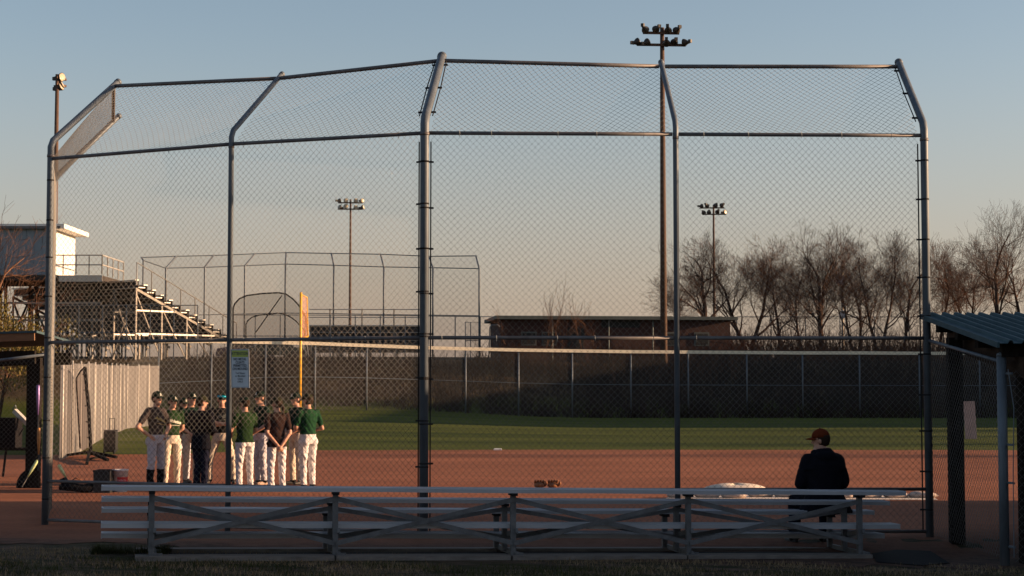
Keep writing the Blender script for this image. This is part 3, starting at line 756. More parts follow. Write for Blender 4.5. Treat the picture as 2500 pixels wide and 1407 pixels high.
# net screen on splayed feet
sbx = G(215, 1118); SY = sbx.y
scn = thing('pitching_screen', (sbx.x, SY, 0), 'upright net screen frame on splayed dark feet, seen nearly edge-on by the slat fence', 'screen')
s0 = P(222, 1112, SY); s1 = P(207, 897, SY); s2 = P(180, 950, SY + 2.2)
MB().path([s0, lerp(s0, s1, .5) + Vector((.03, 0, 0)), s1], .05, n=8).build('upright', M['blackbag'], scn, True)
s3 = P(186, 925, SY + 1.9); s4 = P(196, 1095, SY + 1.9)
MB().path([s1, lerp(s1, s3, .5) + Vector((0, 0, .05)), s3, s4], .024, n=8).build('frame', M['black_steel'], scn, True)
MB().add([s0, s1, s3, s4], [(0, 1, 2, 3)]).build('net', M['screen_net'], scn)
for k in range(5):
    a_ = lerp(s0, s1, .2 + .18 * k); MB().bar(a_ - Vector((.07, 0, 0)), a_ + Vector((.05, 0, 0)), .05, .03).build('net_tie', M['black_steel'], scn)
ft = P(218, 1100, SY)
for (x, y, dd) in ((153, 1117, .3), (285, 1120, .2), (212, 1136, -2.0), (263, 1127, -1.2)):
    e = G(x, y); MB().bar(Vector((ft.x, ft.y, .16)), Vector((e.x, e.y, .04)), .07, .07).build('foot', M['darkwood'], scn)
MB().bar(G(213, 1125) + Vector((0, 0, .03)), G(258, 1116) + Vector((0, 0, .03)), .05, .05).build('crossbar', M['darkwood'], scn)
# wheeled bin
wb_ = G(270, 1108); wx, wy = wb_.x, wb_.y
wbn = thing('wheeled_bag', (wx, wy, 0), 'black upright wheeled equipment bag with its pull handle raised, by the net screen', 'bag')
MB().loft([[Vector((wx + a * w, wy + b * .16, z)) for a, b in ((-1, -1), (1, -1), (1, 1), (-1, 1))] for z, w in ((.05, .15), (.12, .17), (.6, .17), (.65, .15))]).build('body', M['blackplastic'], wbn)
MB().box((wx + .03, wy, .665), (.4, .3, .03)).build('lid', M['galv_dull'], wbn)
MB().path([(wx - .07, wy + .12, .66), (wx - .07, wy + .12, 1.0), (wx + .08, wy + .12, 1.0), (wx + .08, wy + .12, .66)], .012, n=6).build('handle', M['black_steel'], wbn)
for s in (-1, 1): MB().path([(wx + s * .12, wy - .17, .06), (wx + s * .16, wy - .17, .06)], .06, n=10).build('wheel', M['blackplastic'], wbn)
# bucket, crate and bag behind the bleachers' left end
bk = Vector((PX(293, 30.6), 30.6, 0))
t = thing('bucket', bk, 'white plastic bucket with a red label on the dirt by the black crate', 'bucket')
MB().lathe(bk, [(.118, 0), (.122, .01), (.138, .37), (.145, .372), (.146, .40), (.136, .402), (.13, .36), (.112, .02)], 20).build('shell', M['bucket'], t, True)
lab = MB(); lp = []
for k in range(9):
    an = R(-100 + k * 15); 
    lp.append([Vector((bk.x + (r) * math.cos(an), bk.y + (r) * math.sin(an), z)) for z, r in ((.06, .1275), (.27, .1345))])
lab.add([q for c in lp for q in c], [(2 * k, 2 * k + 2, 2 * k + 3, 2 * k + 1) for k in range(8)])
lo = lab.build('label_band', M['redlabel'], t)
for k in range(3):
    pts_ = [];  zc = .105 + .055 * k
    for i in range(9):
        an = R(-95 + i * 8); pts_.append(Vector((bk.x + .1345 * math.cos(an), bk.y + .1345 * math.sin(an), zc + .009 * math.sin(i * 2.1 + k))))
    MB().path(pts_, .005, n=4).build('print', M['bucket'], lo)
MB().path([(bk.x - .145, bk.y, .36), (bk.x - .1, bk.y - .12, .31), (bk.x, bk.y - .17, .28), (bk.x + .1, bk.y - .12, .31), (bk.x + .145, bk.y, .36)], .004, n=5).build('bail', M['galv'], t)
cx = PX(253, 30.4)
t = thing('crate', (cx, 30.4, 0), 'black open-topped ball crate between the bucket and the black bag', 'crate')
for (x, y, w, dd) in ((cx, 30.24, .29, .014), (cx, 30.56, .29, .014), (cx - .138, 30.4, .014, .306), (cx + .138, 30.4, .014, .306)): MB().box((x, y, .2), (w, dd, .40)).build('side', M['blackplastic'], t)
MB().box((cx, 30.4, .012), (.26, .30, .02)).build('floor', M['blackplastic'], t)
for y in (30.232, 30.568): MB().box((cx, y, .39), (.31, .014, .03)).build('rim', M['blackplastic'], t)
a0 = PX(190, 30.3)
t = thing('duffel_bag', (a0, 30.3, 0), 'long black bat bag lying flat left of the crate', 'bag')
rings = []
for k in range(9):
    u = k / 8; rr = .10 * math.sin(math.pi * min(.96, max(.06, u))) ** .35
    rings.append([Vector((a0 - .32 + .64 * u, 30.3 + rr * 1.2 * math.cos(an), .10 + .02 * math.sin(u * 7) + rr * math.sin(an) * (.85 + .15 * math.sin(u * 9)))) for an in np.linspace(0, 2 * math.pi, 12, endpoint=False)])
MB().loft(rings).build('body', M['blackbag'], t, True)
MB().path([(a0 - .15, 30.24, .17), (a0 - .02, 30.2, .27), (a0 + .16, 30.22, .19)], .012, n=5).build('strap', M['glove'], t, True)
MB().bar((a0 - .3, 30.3, .2), (a0 - .22, 30.3, .24), .1, .08).build('end_pocket', M['blackbag'], t)
make_bat(P(172, 1185, 30.45), P(143, 1135, 30.45), M['limebat'], 'pale lime bat sticking up out of the long black bag')

# gloves, base, home plate cover
for k, (px, lab_) in enumerate(((1317, 'brown fielding glove lying open on the dirt, left one of the pair'), (1350, 'tan fielding glove lying on the dirt, right one of the pair'))):
    g0 = Vector((PX(px, 31.8), 31.8, 0))
    t = thing('baseball_glove', g0, lab_, 'glove')
    MB().ellipsoid(g0 + Vector((0, 0, .055)), (.10, .09, .055), 12, 7).build('palm', M['glove'], t, True)
    for q in range(4): MB().path([g0 + Vector((.045 * (q - 1.5), .02, .07)), g0 + Vector((.05 * (q - 1.5), .0, .13)), g0 + Vector((.055 * (q - 1.5) + .01, -.03, .16 - .012 * abs(q - 1.5)))], [.026, .024, .016], n=7).build('finger', M['glove'], t, True)
    MB().path([g0 + Vector((.09, -.02, .05)), g0 + Vector((.13, -.05, .09)), g0 + Vector((.12, -.07, .13))], [.028, .025, .016], n=7).build('thumb', M['glove'], t, True)
bb = G(1215, 1100)
mb = MB(); mb.loft([[Vector((bb.x + a * w, bb.y + b * w, z)) for a, b in ((-1, -1), (1, -1), (1, 1), (-1, 1))] for z, w in ((.0, .12), (.02, .13), (.05, .12), (.06, .10))])
single('base_bag', mb, M['whitewall'], 'small white base at the edge of the outfield grass', 'base')
hp = Vector((PX(1792, 30.6), 30.6, 0))
mb = MB(); rings = []
for i in range(8):
    a = i / 7 * math.pi / 2
    rings.append([hp + Vector((.60 * math.cos(a) * math.cos(b) * (1 + .07 * math.sin(3 * b)) + .03 * math.sin(5 * b), .55 * math.cos(a) * math.sin(b), .01 + .14 * math.sin(a) * (1 + .1 * math.sin(2 * b + a)))) for b in np.linspace(0, 2 * math.pi, 20, endpoint=False)])
mb.loft(rings); single('plate_cover_mound', mb, M['tarp'], 'low pale tarp-covered heap on the dirt at home plate', 'tarp', smooth=True)
rr_ = random.Random(4); px = 1632; k = 0
sbw = ['pale sandbag at the left end of the row in front of the tarp', 'pale sandbag second from the left in the row by the tarp', 'flat sandbag third from the left in the row', 'sandbag fourth from the left in the row, before the tarp heap', 'sandbag fifth from the left in the row', 'sandbag sixth from the left in the row', 'sandbag in the row just left of the seated man', 'sandbag in the row just right of the seated man', 'sandbag second from the right end of the row', 'larger pale sandbag at the right end of the row by the backstop post']
for k in range(10):
    px = 1660 + k * 66; D = 28.9 + rr_.uniform(-.15, .15) - (.2 if k > 7 else 0); c0 = Vector((PX(px, D), D, 0)); rz = rr_.uniform(-.3, .3)
    Mz = Matrix.Rotation(rz, 3, 'Z'); mb = MB(); rings = []
    for i in range(9):
        u = -1 + 2 * i / 8; w = (1 - abs(u) ** 3.5) ** .5 * .13 + .012
        rings.append([c0 + Mz @ Vector((u * (.23 + .03 * (k == 9)), w * math.cos(b), .052 + (w * .42 + .012 * math.sin(3 * u + k)) * math.sin(b))) for b in np.linspace(0, 2 * math.pi, 12, endpoint=False)])
    mb.loft(rings); single('sandbag', mb, M['sandbag'], sbw[k], 'sandbag', 'sandbags holding the home plate cover', smooth=True)
mb = MB(); q = [(PX(x, D), D) for x, D in ((1625, 28.6), (2290, 28.2), (2270, 29.6), (1880, 30.9), (1650, 29.8))]
mb.loft([[Vector((x, y, .012 + .004 * k)) for x, y in q] for k in range(2)])
single('ground_sheet', mb, M['tarp'], 'pale tarp spread flat on the dirt under the sandbags', 'tarp')
pb = G(2370, 1078)
mb = MB(); a = P(2367, 980, pb.y); mb.bar(Vector((pb.x + .02, pb.y, 0)), Vector((a.x, pb.y + .08, a.z)), .40, .06, up=(0, 1, 0))
single('upright_board', mb, M['pinkboard'], 'tall narrow pale board standing on the grass beyond the dugout post', 'board')

# ------------------------------------------------------------------ slat fence along the left foul line
A0 = P(149, 886, 45.0); A1 = P(309, 893, 78.0)
NP = 11
sf = thing('slat_fence', ((A0.x + A1.x) / 2, 61, 0), 'long grey slatted fence running back along the left side of the field', 'fence')
A2 = P(386, 892, 84.6)
spans = [((A0.x, 45.0, A0.z), (A1.x, 78.0, A1.z), k / NP, (k + 1) / NP) for k in range(NP)] + [((A1.x, 78.0, A1.z), (A2.x, 84.6, A2.z), k / 3, (k + 1) / 3) for k in range(3)]
for Sa, Sb, t0, t1 in spans:
    p = Vector((lerp(Sa[0], Sb[0], t0), lerp(Sa[1], Sb[1], t0), 0)); q = Vector((lerp(Sa[0], Sb[0], t1), lerp(Sa[1], Sb[1], t1), 0))
    zp, zq = lerp(Sa[2], Sb[2], t0), lerp(Sa[2], Sb[2], t1)
    d_ = (q - p).normalized(); n_ = Vector((d_.y, -d_.x, 0)); mb = MB()
    nb = 20
    dzr = rng.uniform(-.03, .03)
    for i in range(nb):
        a = lerp(p, q, (i + .06) / nb); b = lerp(p, q, (i + .94) / nb); zt = lerp(zp, zq, (i + .5) / nb) + dzr; off_ = n_ * (.06 * (i % 2) + rng.uniform(-.01, .01))
        gz = ground_z(a.x, a.y) - .03
        mb.bar(Vector(((a.x + b.x) / 2, (a.y + b.y) / 2, gz)) + off_, Vector(((a.x + b.x) / 2, (a.y + b.y) / 2, zt + rng.uniform(-.01, .01))) + off_, (b - a).length, .018, up=n_)
    mb.build('slat_panel', M['slat'], sf)['kind'] = 'stuff'
    MB().path([p + n_ * .06 + Vector((0, 0, -.1)), p + n_ * .06 + Vector((0, 0, zp + .07))], .024, n=8).build('post', M['slatpost'], sf, True)
    MB().path([p + n_ * .05 + Vector((0, 0, zp - .15)), q + n_ * .05 + Vector((0, 0, zq - .15))], .022, n=6).build('rail', M['galv_dull'], sf)

# ------------------------------------------------------------------ outfield fence
fpts = []
fx = [(309, 78.2), (388, 85.0), (517, 86.3), (649, 86.8), (770, 87.2), (896, 87.8), (1030, 88.6), (1137, 89.2), (1266, 89.9), (1397, 90.4), (1540, 90.8), (1680, 91.0), (1823, 91.1), (1959, 91.2), (2098, 91.2), (2244, 91.2), (2391, 91.2), (2540, 91.2)]
ft_y = {309: 893, 388: 834, 517: 834, 649: 836, 770: 839, 896: 844, 1030: 849, 1137: 852, 1266: 855, 1397: 857, 1540: 859, 1680: 860, 1823: 861, 1959: 862, 2098: 862, 2244: 863, 2391: 863, 2540: 863}
of = thing('outfield_fence', (2, 91, ground_z(2, 91)), 'tall outfield chain-link fence with a tan padded top cap', 'fence')
fp = []
fx = [(x, D if x < 380 else (91.2 - 6.2 * (max(0, 1700 - x) / 1312) ** 1.25)) for x, D in fx]
for x, D in fx:
    tp = P(x, ft_y[x], D); fp.append((Vector((tp.x, D, ground_z(tp.x, D))), tp.z))
for k, (b, z) in enumerate(fp):
    MB().path([b - Vector((0, 0, .1)), Vector((b.x, b.y, z - .02))], .04, n=8).build('post', M['galv'], of, True)
    if k + 1 < len(fp):
        c, zc = fp[k + 1]
        MB().add([b, c, Vector((c.x, c.y, zc)), Vector((b.x, b.y, z))], [(0, 1, 2, 3)]).build('chain_link', M['far_mesh'], of)
        if k >= 1:
            a_ = Vector((b.x, b.y - .06, z)); d_ = Vector((c.x, c.y - .06, zc))
            MB().bar(a_, d_, .05, .17).build('cap_band', M['yellow'] if k == 16 else M['tanstrip'], of)
            MB().path([lerp(b, Vector((b.x, b.y, z)), .5), lerp(c, Vector((c.x, c.y, zc)), .5)], .018, n=5).build('mid_wire', M['galv'], of)
# foul pole
fpz = Vector((PX(733, 86.6, 2), 86.6, 0)); fpz.z = ground_z(fpz.x, fpz.y); tp = P(734, 714, 86.6)
fo = thing('foul_pole', fpz, 'yellow foul pole with an orange mesh wing rising above the outfield fence', 'foul pole')
MB().path([fpz, Vector((fpz.x, 86.6, tp.z))], .065, n=8).build('pole', M['yellow'], fo, True)
w0, w1, w2, w3 = P(737, 720, 86.6), P(750, 727, 86.9), P(752, 822, 86.9), P(737, 826, 86.6)
MB().add([w0, w1, w2, w3], [(0, 1, 2, 3)]).build('wing_mesh', M['foul_mesh'], fo)
for a, b in ((w0, w1), (w1, w2), (w2, w3)): MB().path([a, b], .03, n=6).build('wing_frame', M['yellow'], fo)

# ------------------------------------------------------------------ light poles
def light_pole(px, ytop, D, arms, label, r0=.17, lamp_r=.2):
    tp = P(px, ytop, D); gz = ground_z(tp.x, D)
    t = thing('light_pole', (tp.x, D, gz), label, 'light pole', 'floodlight poles of the ball fields')
    MB().path([(tp.x, D, gz - .2), (tp.x, D, (gz + tp.z) / 2), (tp.x, D, tp.z)], [r0 * 1.25, r0, r0 * .72], n=10).build('pole', M['polewood'], t, True)
    for (y, xl, xr, lamps, ang) in arms:
        a = P(px, y, D); ca, sa = math.cos(R(ang)), math.sin(R(ang))
        s = D / F
        def on(x, dz=0): dxx = (x - px) * s; return Vector((tp.x + dxx * ca, D - .22 + dxx * sa, a.z + dz))
        ar = MB().bar(on(xl), on(xr), .12, .14).build('crossarm', M['polewood'], t)
        for (lx, ly, yaw, tiltd) in lamps:
            c = on(lx); c = Vector((c.x, c.y - .05, P(px, ly, D).z))
            axis_ = Matrix.Rotation(R(yaw), 3, 'Z') @ Matrix.Rotation(R(90 + tiltd), 3, 'X')       # local +z -> aim
            lr = lamp_r
            l = MB().lathe(c, [(.09, -lr * 1.25), (.10, -lr * .8), (lr * .55, -lr * .62), (lr * .92, -lr * .05), (lr, lr * .25), (lr * 1.02, lr * .42)], 14, axis_).build('lamp', M['lampshell'], t, True)
            MB().lathe(c, [(lr * .96, lr * .36), (lr * .9, lr * .48), (lr * .5, lr * .56), (.01, lr * .58)], 14, axis_).build('lens', M['lampface'], l, True)
            MB().bar(c + Vector((0, 0, -lr * .9)), Vector((c.x, c.y, a.z)), .05, .05).build('yoke', M['lampshell'], l)
            ba = axis_ @ Vector((0, 0, 1)); MB().box(c - ba * lr * 1.45 + Vector((0, 0, .05)), (lr * .75, lr * .75, lr * .8), rz=R(yaw)).build('ballast', M['lampshell'], l)
    return t
# aim: yaw 0 = away from camera?  lathe +z rotated 90 about X points to -Y (camera); yaw 180 = away
light_pole(1616.5, 68, 97, [(83, 1568, 1658, [(1573, 75, 150, 25), (1601, 74, 205, 10), (1630, 76, 170, 25), (1652, 76, 205, 15)], 4),
                            (112, 1553, 1674, [(1553, 106, 110, -20), (1577, 107, 120, -25), (1626, 107, 175, 20), (1646, 105, 190, 10), (1672, 106, 235, 0)], 4)],
           'tall light pole with two crossarms of floodlights rising behind the fourth backstop post', .17, .225)
light_pole(856, 487, 200, [(496, 826, 886, [(829, 491, 120, -10), (845, 491, 10, -12), (869, 491, 20, -8), (884, 491, 40, -5)], 2), (511.5, 826, 886, [(831, 507, -40, -15), (845, 505, 5, -10), (869, 508, 25, -12), (886, 507, 75, -15)], 2)],
           'light pole standing beyond the far backstop, left of the middle post', .15, .27)
light_pole(1742, 500, 200, [(508.5, 1708, 1768, [(1712, 504, 110, -10), (1725, 503, 150, 15), (1747, 502, 185, 10), (1762, 502, 200, 10)], -2), (524, 1714, 1772, [(1717, 520, 160, 10), (1730, 519, 175, 15), (1751, 518, 190, 15), (1768, 519, 40, -10)], -2)],
           'light pole standing behind the bare trees on the right', .15, .27)
light_pole(140, 182, 110, [(190, 140, 180, [(155, 190, 75, -12), (161, 187, 60, -10)], 70), (206, 140, 180, [(156, 212, 80, -25), (160, 206, 95, -30)], 70)],
           'light pole at the far left beyond the press box, its lamps seen from the side', .16, .27)

# ------------------------------------------------------------------ far stands
def stand(name, loc, rz, rows, run, rise, length, z0, label, nfr, end_rail=True, back_rail=True, m_seat='alu_far', m_under='under'):
    """bleachers: local x = down the rows (front), y = along the rows, top row at x=0"""
    t = thing(name, loc, label, 'bleachers', rz=rz, local=True); t['_base'] = (0, 0, 0)
    ztop = z0 + rows * rise
    for k in range(rows):
        x, z = k * run, ztop - k * rise
        MB().box((x, length / 2, z), (.26, length, .05)).build('seat_plank', M[m_seat], t)
        MB().box((x + run * .55, length / 2, z - .42), (run * .75, length, .05)).build('footboard', M[m_seat], t)
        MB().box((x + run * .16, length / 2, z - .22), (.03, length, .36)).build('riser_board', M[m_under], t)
    for k in range(nfr):
        y = .08 + k * (length - .16) / (nfr - 1)
        fr = MB(); fr.bar((-.05, y, ztop - .5), (rows * run, y, z0 - .42), .08, .14)
        o = fr.build('stringer', M['steel_far'], t)
        for q in range(0, rows, 3):
            x = q * run; MB().bar((x, y, 0), (x, y, ztop - q * rise - .45), .09, .09).build('leg', M['steel_far'], t)
            if q + 3 < rows: MB().bar((x, y + .05, ztop - q * rise - .7), (x + 3 * run, y + .05, .1), .06, .06).build('brace', M['steel_far'], t)
        for zz in (ztop * .33, ztop * .62):
            xe = max(.5, (ztop - zz - .5) / rise * run * .98); MB().bar((0, y - .03, zz), (xe, y - .03, zz), .05, .09).build('tie_beam', M['alu_far'], t)
    for k in range(nfr - 1):
        y0 = .08 + k * (length - .16) / (nfr - 1); y1 = .08 + (k + 1) * (length - .16) / (nfr - 1)
        MB().bar((-.06, y0, .1), (-.06, y1, ztop - .6), .05, .05).build('brace', M['steel_far'], t)
        MB().bar((-.08, y1, .1), (-.08, y0, ztop - .6), .05, .05).build('brace', M['steel_far'], t)
    if end_rail:
        a, b = Vector((-.1, -.08, ztop + 1.0)), Vector((rows * run, -.08, z0 + .95))
        MB().path([Vector((-.1, -.08, ztop - .3)), a, b, Vector((rows * run, -.08, z0 - .3))], .045, n=6).build('hand_rail', M['alu_far'], t)
        for k in range(1, 7):
            p = lerp(a, b, k / 7); MB().path([p, p - Vector((0, 0, 1.3))], .03, n=5).build('baluster', M['steel_far'], t)
    if back_rail:
        MB().path([(-.15, 0, ztop + 1.0), (-.15, length, ztop + 1.0)], .035, n=6).build('guard_rail', M['alu_far'], t)
        MB().path([(-.15, 0, ztop + .5), (-.15, length, ztop + .5)], .03, n=6).build('guard_rail', M['alu_far'], t)
        for k in range(int(length / 2) + 1):
            y = min(length, k * 2.0); MB().path([(-.15, y, ztop - .9), (-.15, y, ztop + 1.05)], .045, n=5).build('guard_post', M['steel_far'], t)
    return t
e0 = P(335, 684, 98.5); gz = ground_z(e0.x, 98.5)
z_top = e0.z - gz
rise = .268; rows_ = 12
gs = stand('grandstand', (e0.x, 98.5, gz), R(48), rows_, .60, rise, 13, z_top - rows_ * rise, 'high stepped grandstand with a sloping handrail below the white press box', 7, True, False)
# deck and press box behind the grandstand
pbx = P(183, 560, 104.5); X1 = pbx.x
pb_ = thing('press_box', (X1 - 2.5, 101, gz), 'white press box on a raised railed deck behind the grandstand', 'building')
zf = P(150, 676, 101).z; zt_ = P(150, 566, 101).z
Y0, Y1 = 99.2, 104.5
XW = PX(124, Y0, 9); X0 = XW - 6.5
def wallbox(a, b, n, name, m, normal):
    for k in range(n):
        p, q = lerp(a, b, k / n), lerp(a, b, (k + 1) / n)
        c = (p + q) / 2; L = (q - p).length
        MB().box((c.x, c.y, (zf + zt_) / 2), (L - .012 if abs(normal[1]) else .08, L - .012 if abs(normal[0]) else .08, zt_ - zf)).build(name, M[m], pb_)
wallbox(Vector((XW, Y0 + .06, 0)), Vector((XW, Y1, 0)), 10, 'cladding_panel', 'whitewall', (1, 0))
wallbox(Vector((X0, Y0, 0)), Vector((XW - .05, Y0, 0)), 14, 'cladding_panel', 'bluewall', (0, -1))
MB().box(((X0 + XW) / 2, Y1 - .1, (zf + zt_) / 2), (6.4, .1, zt_ - zf - .1)).build('rear_wall', M['whitewall'], pb_)
MB().box(((X0 + XW) / 2 + .35, (Y0 + Y1) / 2, zt_ + .14), (7.4, Y1 - Y0 + .5, .26)).build('roof', M['whitewall'], pb_)
MB().box(((X0 + XW) / 2 + .2, Y0 - .27, zt_ + .06), (7.3, .05, .16)).build('gutter', M['galv_dull'], pb_)
XD = P(248, 690, 99).x
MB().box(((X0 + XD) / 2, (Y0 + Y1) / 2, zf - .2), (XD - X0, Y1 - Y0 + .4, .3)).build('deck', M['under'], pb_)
MB().box(((XW + XD) / 2 + .3, Y0 - .26, zf - .25), (XD - XW - .5, .05, .34)).build('deck_fascia', M['alu_far'], pb_)
for (a, b) in (((XW, Y0 - .15), (XD, Y0 - .15)), ((XD, Y0 - .15), (XD, Y1))):
    for h in (1.12, .56): MB().path([(a[0], a[1], zf + h), (b[0], b[1], zf + h)], .04, n=6).build('guard_rail', M['alu_far'], pb_)
    for k in range(5):
        p = lerp(Vector((*a, zf)), Vector((*b, zf)), k / 4); MB().path([p, p + Vector((0, 0, 1.12))], .035, n=5).build('guard_post', M['steel_far'], pb_)
for k in range(6):
    x = X0 + .3 + k * (XD - X0 - .5) / 5
    for y in (Y0 + .1, Y1 - .2): MB().box((x, y, (gz + zf) / 2 - .2), (.16, .16, zf - gz - .2)).build('stilt', M['darkwood'], pb_)
    if k < 5: MB().bar((x, Y0 + .02, gz + .2), (x + (XD - X0 - .5) / 5, Y0 + .02, zf - .5), .1, .1).build('brace', M['darkwood'], pb_)
for zz in (gz + 1.2, gz + 2.3, gz + 3.3): MB().bar((X0, Y0 - .02, zz), (XD, Y0 - .02, zz), .08, .12).build('girt', M['steel_far'], pb_)

# small stand to the left of the middle post
e1 = P(1040, 768, 108); g1 = ground_z(e1.x, 108)
stand('bleachers', (e1.x, 108, g1), R(92), 6, .5, .24, 7.3, .55, 'small dark bleachers with rear guard rails beside the middle backstop post', 5, True, True)

# ------------------------------------------------------------------ far backstop
fb_ = thing('backstop', (PX(700, 108), 108, ground_z(-13, 108)), 'distant chain-link backstop with bent overhang posts behind the far stands', 'backstop')
fcol = [(350, 636, 104.6, 345, 629), (405, 655, 105.4, 430, 626), (500, 653, 106.4, 522, 624), (598, 649, 107.4, 622, 620), (697, 645, 108.4, 699, 617), (815, 648, 108.4, 809, 619), (937, 652, 108.4, 929, 621), (1057, 654, 108.4, 1047, 626), (1170, 656, 108.4, 1162, 625)]
fpost = []
for x, yb, D, xt, yt in fcol:
    be = P(x, yb, D); to = P(xt, yt, D + 1.3); ba = Vector((be.x, D, ground_z(be.x, D)))
    fpost.append((ba, be, to)); MB().path([ba, be, to], .055, n=7).build('post', M['galv'], fb_, True)
for k in range(len(fpost) - 1):
    (b0_, m0, t0), (b1_, m1, t1) = fpost[k], fpost[k + 1]
    MB().path([m0, m1], .035, n=6).build('rail', M['galv'], fb_); MB().path([t0, t1], .035, n=6).build('rail', M['galv'], fb_)
    zm = lambda p, q: Vector((p.x, p.y, p.z + (q.z - p.z) * .47))
    MB().path([zm(b0_, m0), zm(b1_, m1)], .03, n=6).build('rail', M['galv'], fb_)
    MB().add([b0_, b1_, m1, m0, t1, t0], [(0, 1, 2, 3), (3, 2, 4, 5)]).build('chain_link', M['far_mesh'], fb_)
# turtle batting cage
bc = thing('batting_cage', (PX(655, 102), 102, ground_z(-14.5, 102)), 'portable batting cage with an arched tubular frame and dark net', 'batting cage')
Dc = 102; gzc = ground_z(-14.5, Dc)
arch = [P(x, y, Dc) for x, y in ((569, 838), (569, 755), (573, 742), (584, 730), (602, 722), (640, 717), (680, 715), (698, 718), (715, 730), (729, 745))]
arch = [Vector((arch[0].x, Dc, gzc))] + arch + [Vector((P(747, 800, Dc).x, Dc, P(747, 775, Dc).z)), Vector((P(757, 860, Dc).x, Dc, gzc))]
MB().path(arch, .05, n=6).build('front_hoop', M['black_steel'], bc, True)
back = [Vector((p.x * 1.0 + (0.4 if p.x < PX(655, Dc) else -.4), Dc + 2.4, gzc + (p.z - gzc) * .72)) for p in arch]
MB().path(back, .04, n=6).build('rear_hoop', M['black_steel'], bc, True)
nA = len(arch); MB().add(arch + back, [(i, i + 1, nA + i + 1, nA + i) for i in range(nA - 1)]).build('net', M['far_net'], bc)
cen = lerp(back[2], back[-3], .5); MB().add(back + [Vector((cen.x, cen.y, gzc + .6))], [(i, i + 1, nA) for i in range(nA - 1)]).build('rear_net', M['far_net'], bc)
MB().path([P(688, 722, Dc), P(622, 815, Dc + 1.5)], .035, n=6).build('stay', M['black_steel'], bc)
# gate frame and small goal frame
def tubeframe(name, pts, D, label, cat, r=.04, net=None, ext=()):
    t = thing(name, (PX(pts[0][0], D), D, ground_z(PX(pts[0][0], D), D)), label, cat)
    w = [P(x, y, D) for x, y in pts]
    MB().path(w, r, n=6).build('frame', M['galv'], t, True)
    for a, b in ext: MB().path([P(*a, D), P(*b, D)], r * .8, n=6).build('bar', M['galv'], t)
    if net: MB().add([P(x, y, D + .05) for x, y in net], [tuple(range(len(net)))]).build('net', M['far_mesh'], t)
    return t
tubeframe('gate', [(1136, 882), (1136, 787), (1172, 787), (1172, 882)], 103, 'open metal gate frame standing at the end of the far backstop', 'gate', .035, [(1136, 880), (1136, 788), (1172, 788), (1172, 880)], [((1136, 832), (1172, 832)), ((1149, 787), (1149, 880))])
tubeframe('net_frame', [(1193, 884), (1196, 800), (1200, 794), (1216, 794), (1220, 798)], 97.6, 'small bent tube net frame leaning at the left end of the brick building', 'frame', .04, [(1193, 882), (1197, 796), (1217, 795), (1214, 880)])
# far perimeter fences
def far_fence(name, pts, D0, D1, h, label, n):
    x0, x1 = pts
    t = thing(name, (PX((x0 + x1) / 2, D0), D0, ground_z(PX((x0 + x1) / 2, D0), D0)), label, 'fence')
    pp = []
    for k in range(n + 1):
        D = lerp(D0, D1, k / n); X = PX(lerp(x0, x1, k / n), D); pp.append(Vector((X, D, ground_z(X, D))))
    H_ = Vector((0, 0, h))
    for k, p in enumerate(pp):
        MB().path([p, p + H_], .035, n=5).build('post', M['galv'], t)
        if k < n:
            q = pp[k + 1]
            for f in (1.0, .5): MB().path([p + H_ * f, q + H_ * f], .026, n=5).build('rail', M['galv'], t)
            MB().add([p, q, q + H_, p + H_], [(0, 1, 2, 3)]).build('chain_link', M['far_mesh'], t)
far_fence('perimeter_fence', (560, 1172), 106.5, 104, 2.6, 'low distant fence in front of the far backstop', 10)
far_fence('perimeter_fence', (1172, 1500), 104, 125, 2.6, 'distant fence running down behind the brick building', 6)
far_fence('perimeter_fence', (1800, 2560), 118, 118, 2.9, 'distant fence running behind the bare trees on the right', 9)
far_fence('perimeter_fence', (130, 480), 97.3, 97.3, 3.1, 'tall chain-link fence in front of the grandstand', 6)

# ------------------------------------------------------------------ brick building on the bank
Db = 99.5
q0, q1 = P(1222, 860, Db), P(1783, 860, Db + 1.5)
zr0 = P(1222, 780, Db).z; zb_ = ground_z(q0.x, Db) - .8
bb_ = thing('storage_building', ((q0.x + q1.x) / 2, Db, zb_ + .7), 'low dark brick building with a flat grey-green roof edge on the bank', 'building')
ang = math.atan2(1.5, q1.x - q0.x); Lb = math.hypot(1.5, q1.x - q0.x)
def bp_(u, v, z): return Vector((q0.x + u * math.cos(ang) - v * math.sin(ang), Db + u * math.sin(ang) + v * math.cos(ang), z))
def bbox(u0, u1, v0, v1, z0, z1, name, m, par=bb_): 
    c = bp_((u0 + u1) / 2, (v0 + v1) / 2, (z0 + z1) / 2); return MB().box(c, (u1 - u0, v1 - v0, z1 - z0), rz=ang).build(name, M[m], par)
bbox(0, Lb, 0, 6, zb_, zr0 - .45, 'wall', 'brick')
for (u0, u1) in ((0, 5.9), (8.2, Lb)): bbox(u0, u1, 0, .3, zr0 - .45, zr0 + .0, 'wall', 'brick')
bbox(0, .3, .3, 6, zr0 - .45, zr0, 'wall', 'brick'); bbox(Lb - .3, Lb, .3, 6, zr0 - .45, zr0, 'wall', 'brick')
bbox(-.35, Lb + .35, -.5, 6.3, zr0 + .002, zr0 + .2, 'roof', 'roofdark')
bbox(5.9, 8.2, .12, .2, zr0 - .45, zr0, 'opening', 'opening')
for u in (1.2, 2.4, 9.6, 11.4):
    w = bbox(u, u + .9, -.03, .03, zb_ + 1.7, zb_ + 2.5, 'window', 'roofdark'); bbox(u + .08, u + .82, -.05, -.032, zb_ + 1.78, zb_ + 2.42, 'pane', 'opening', w)
bbox(3.9, 4.9, -.04, .02, zb_ + .7, zb_ + 2.75, 'door', 'opening')
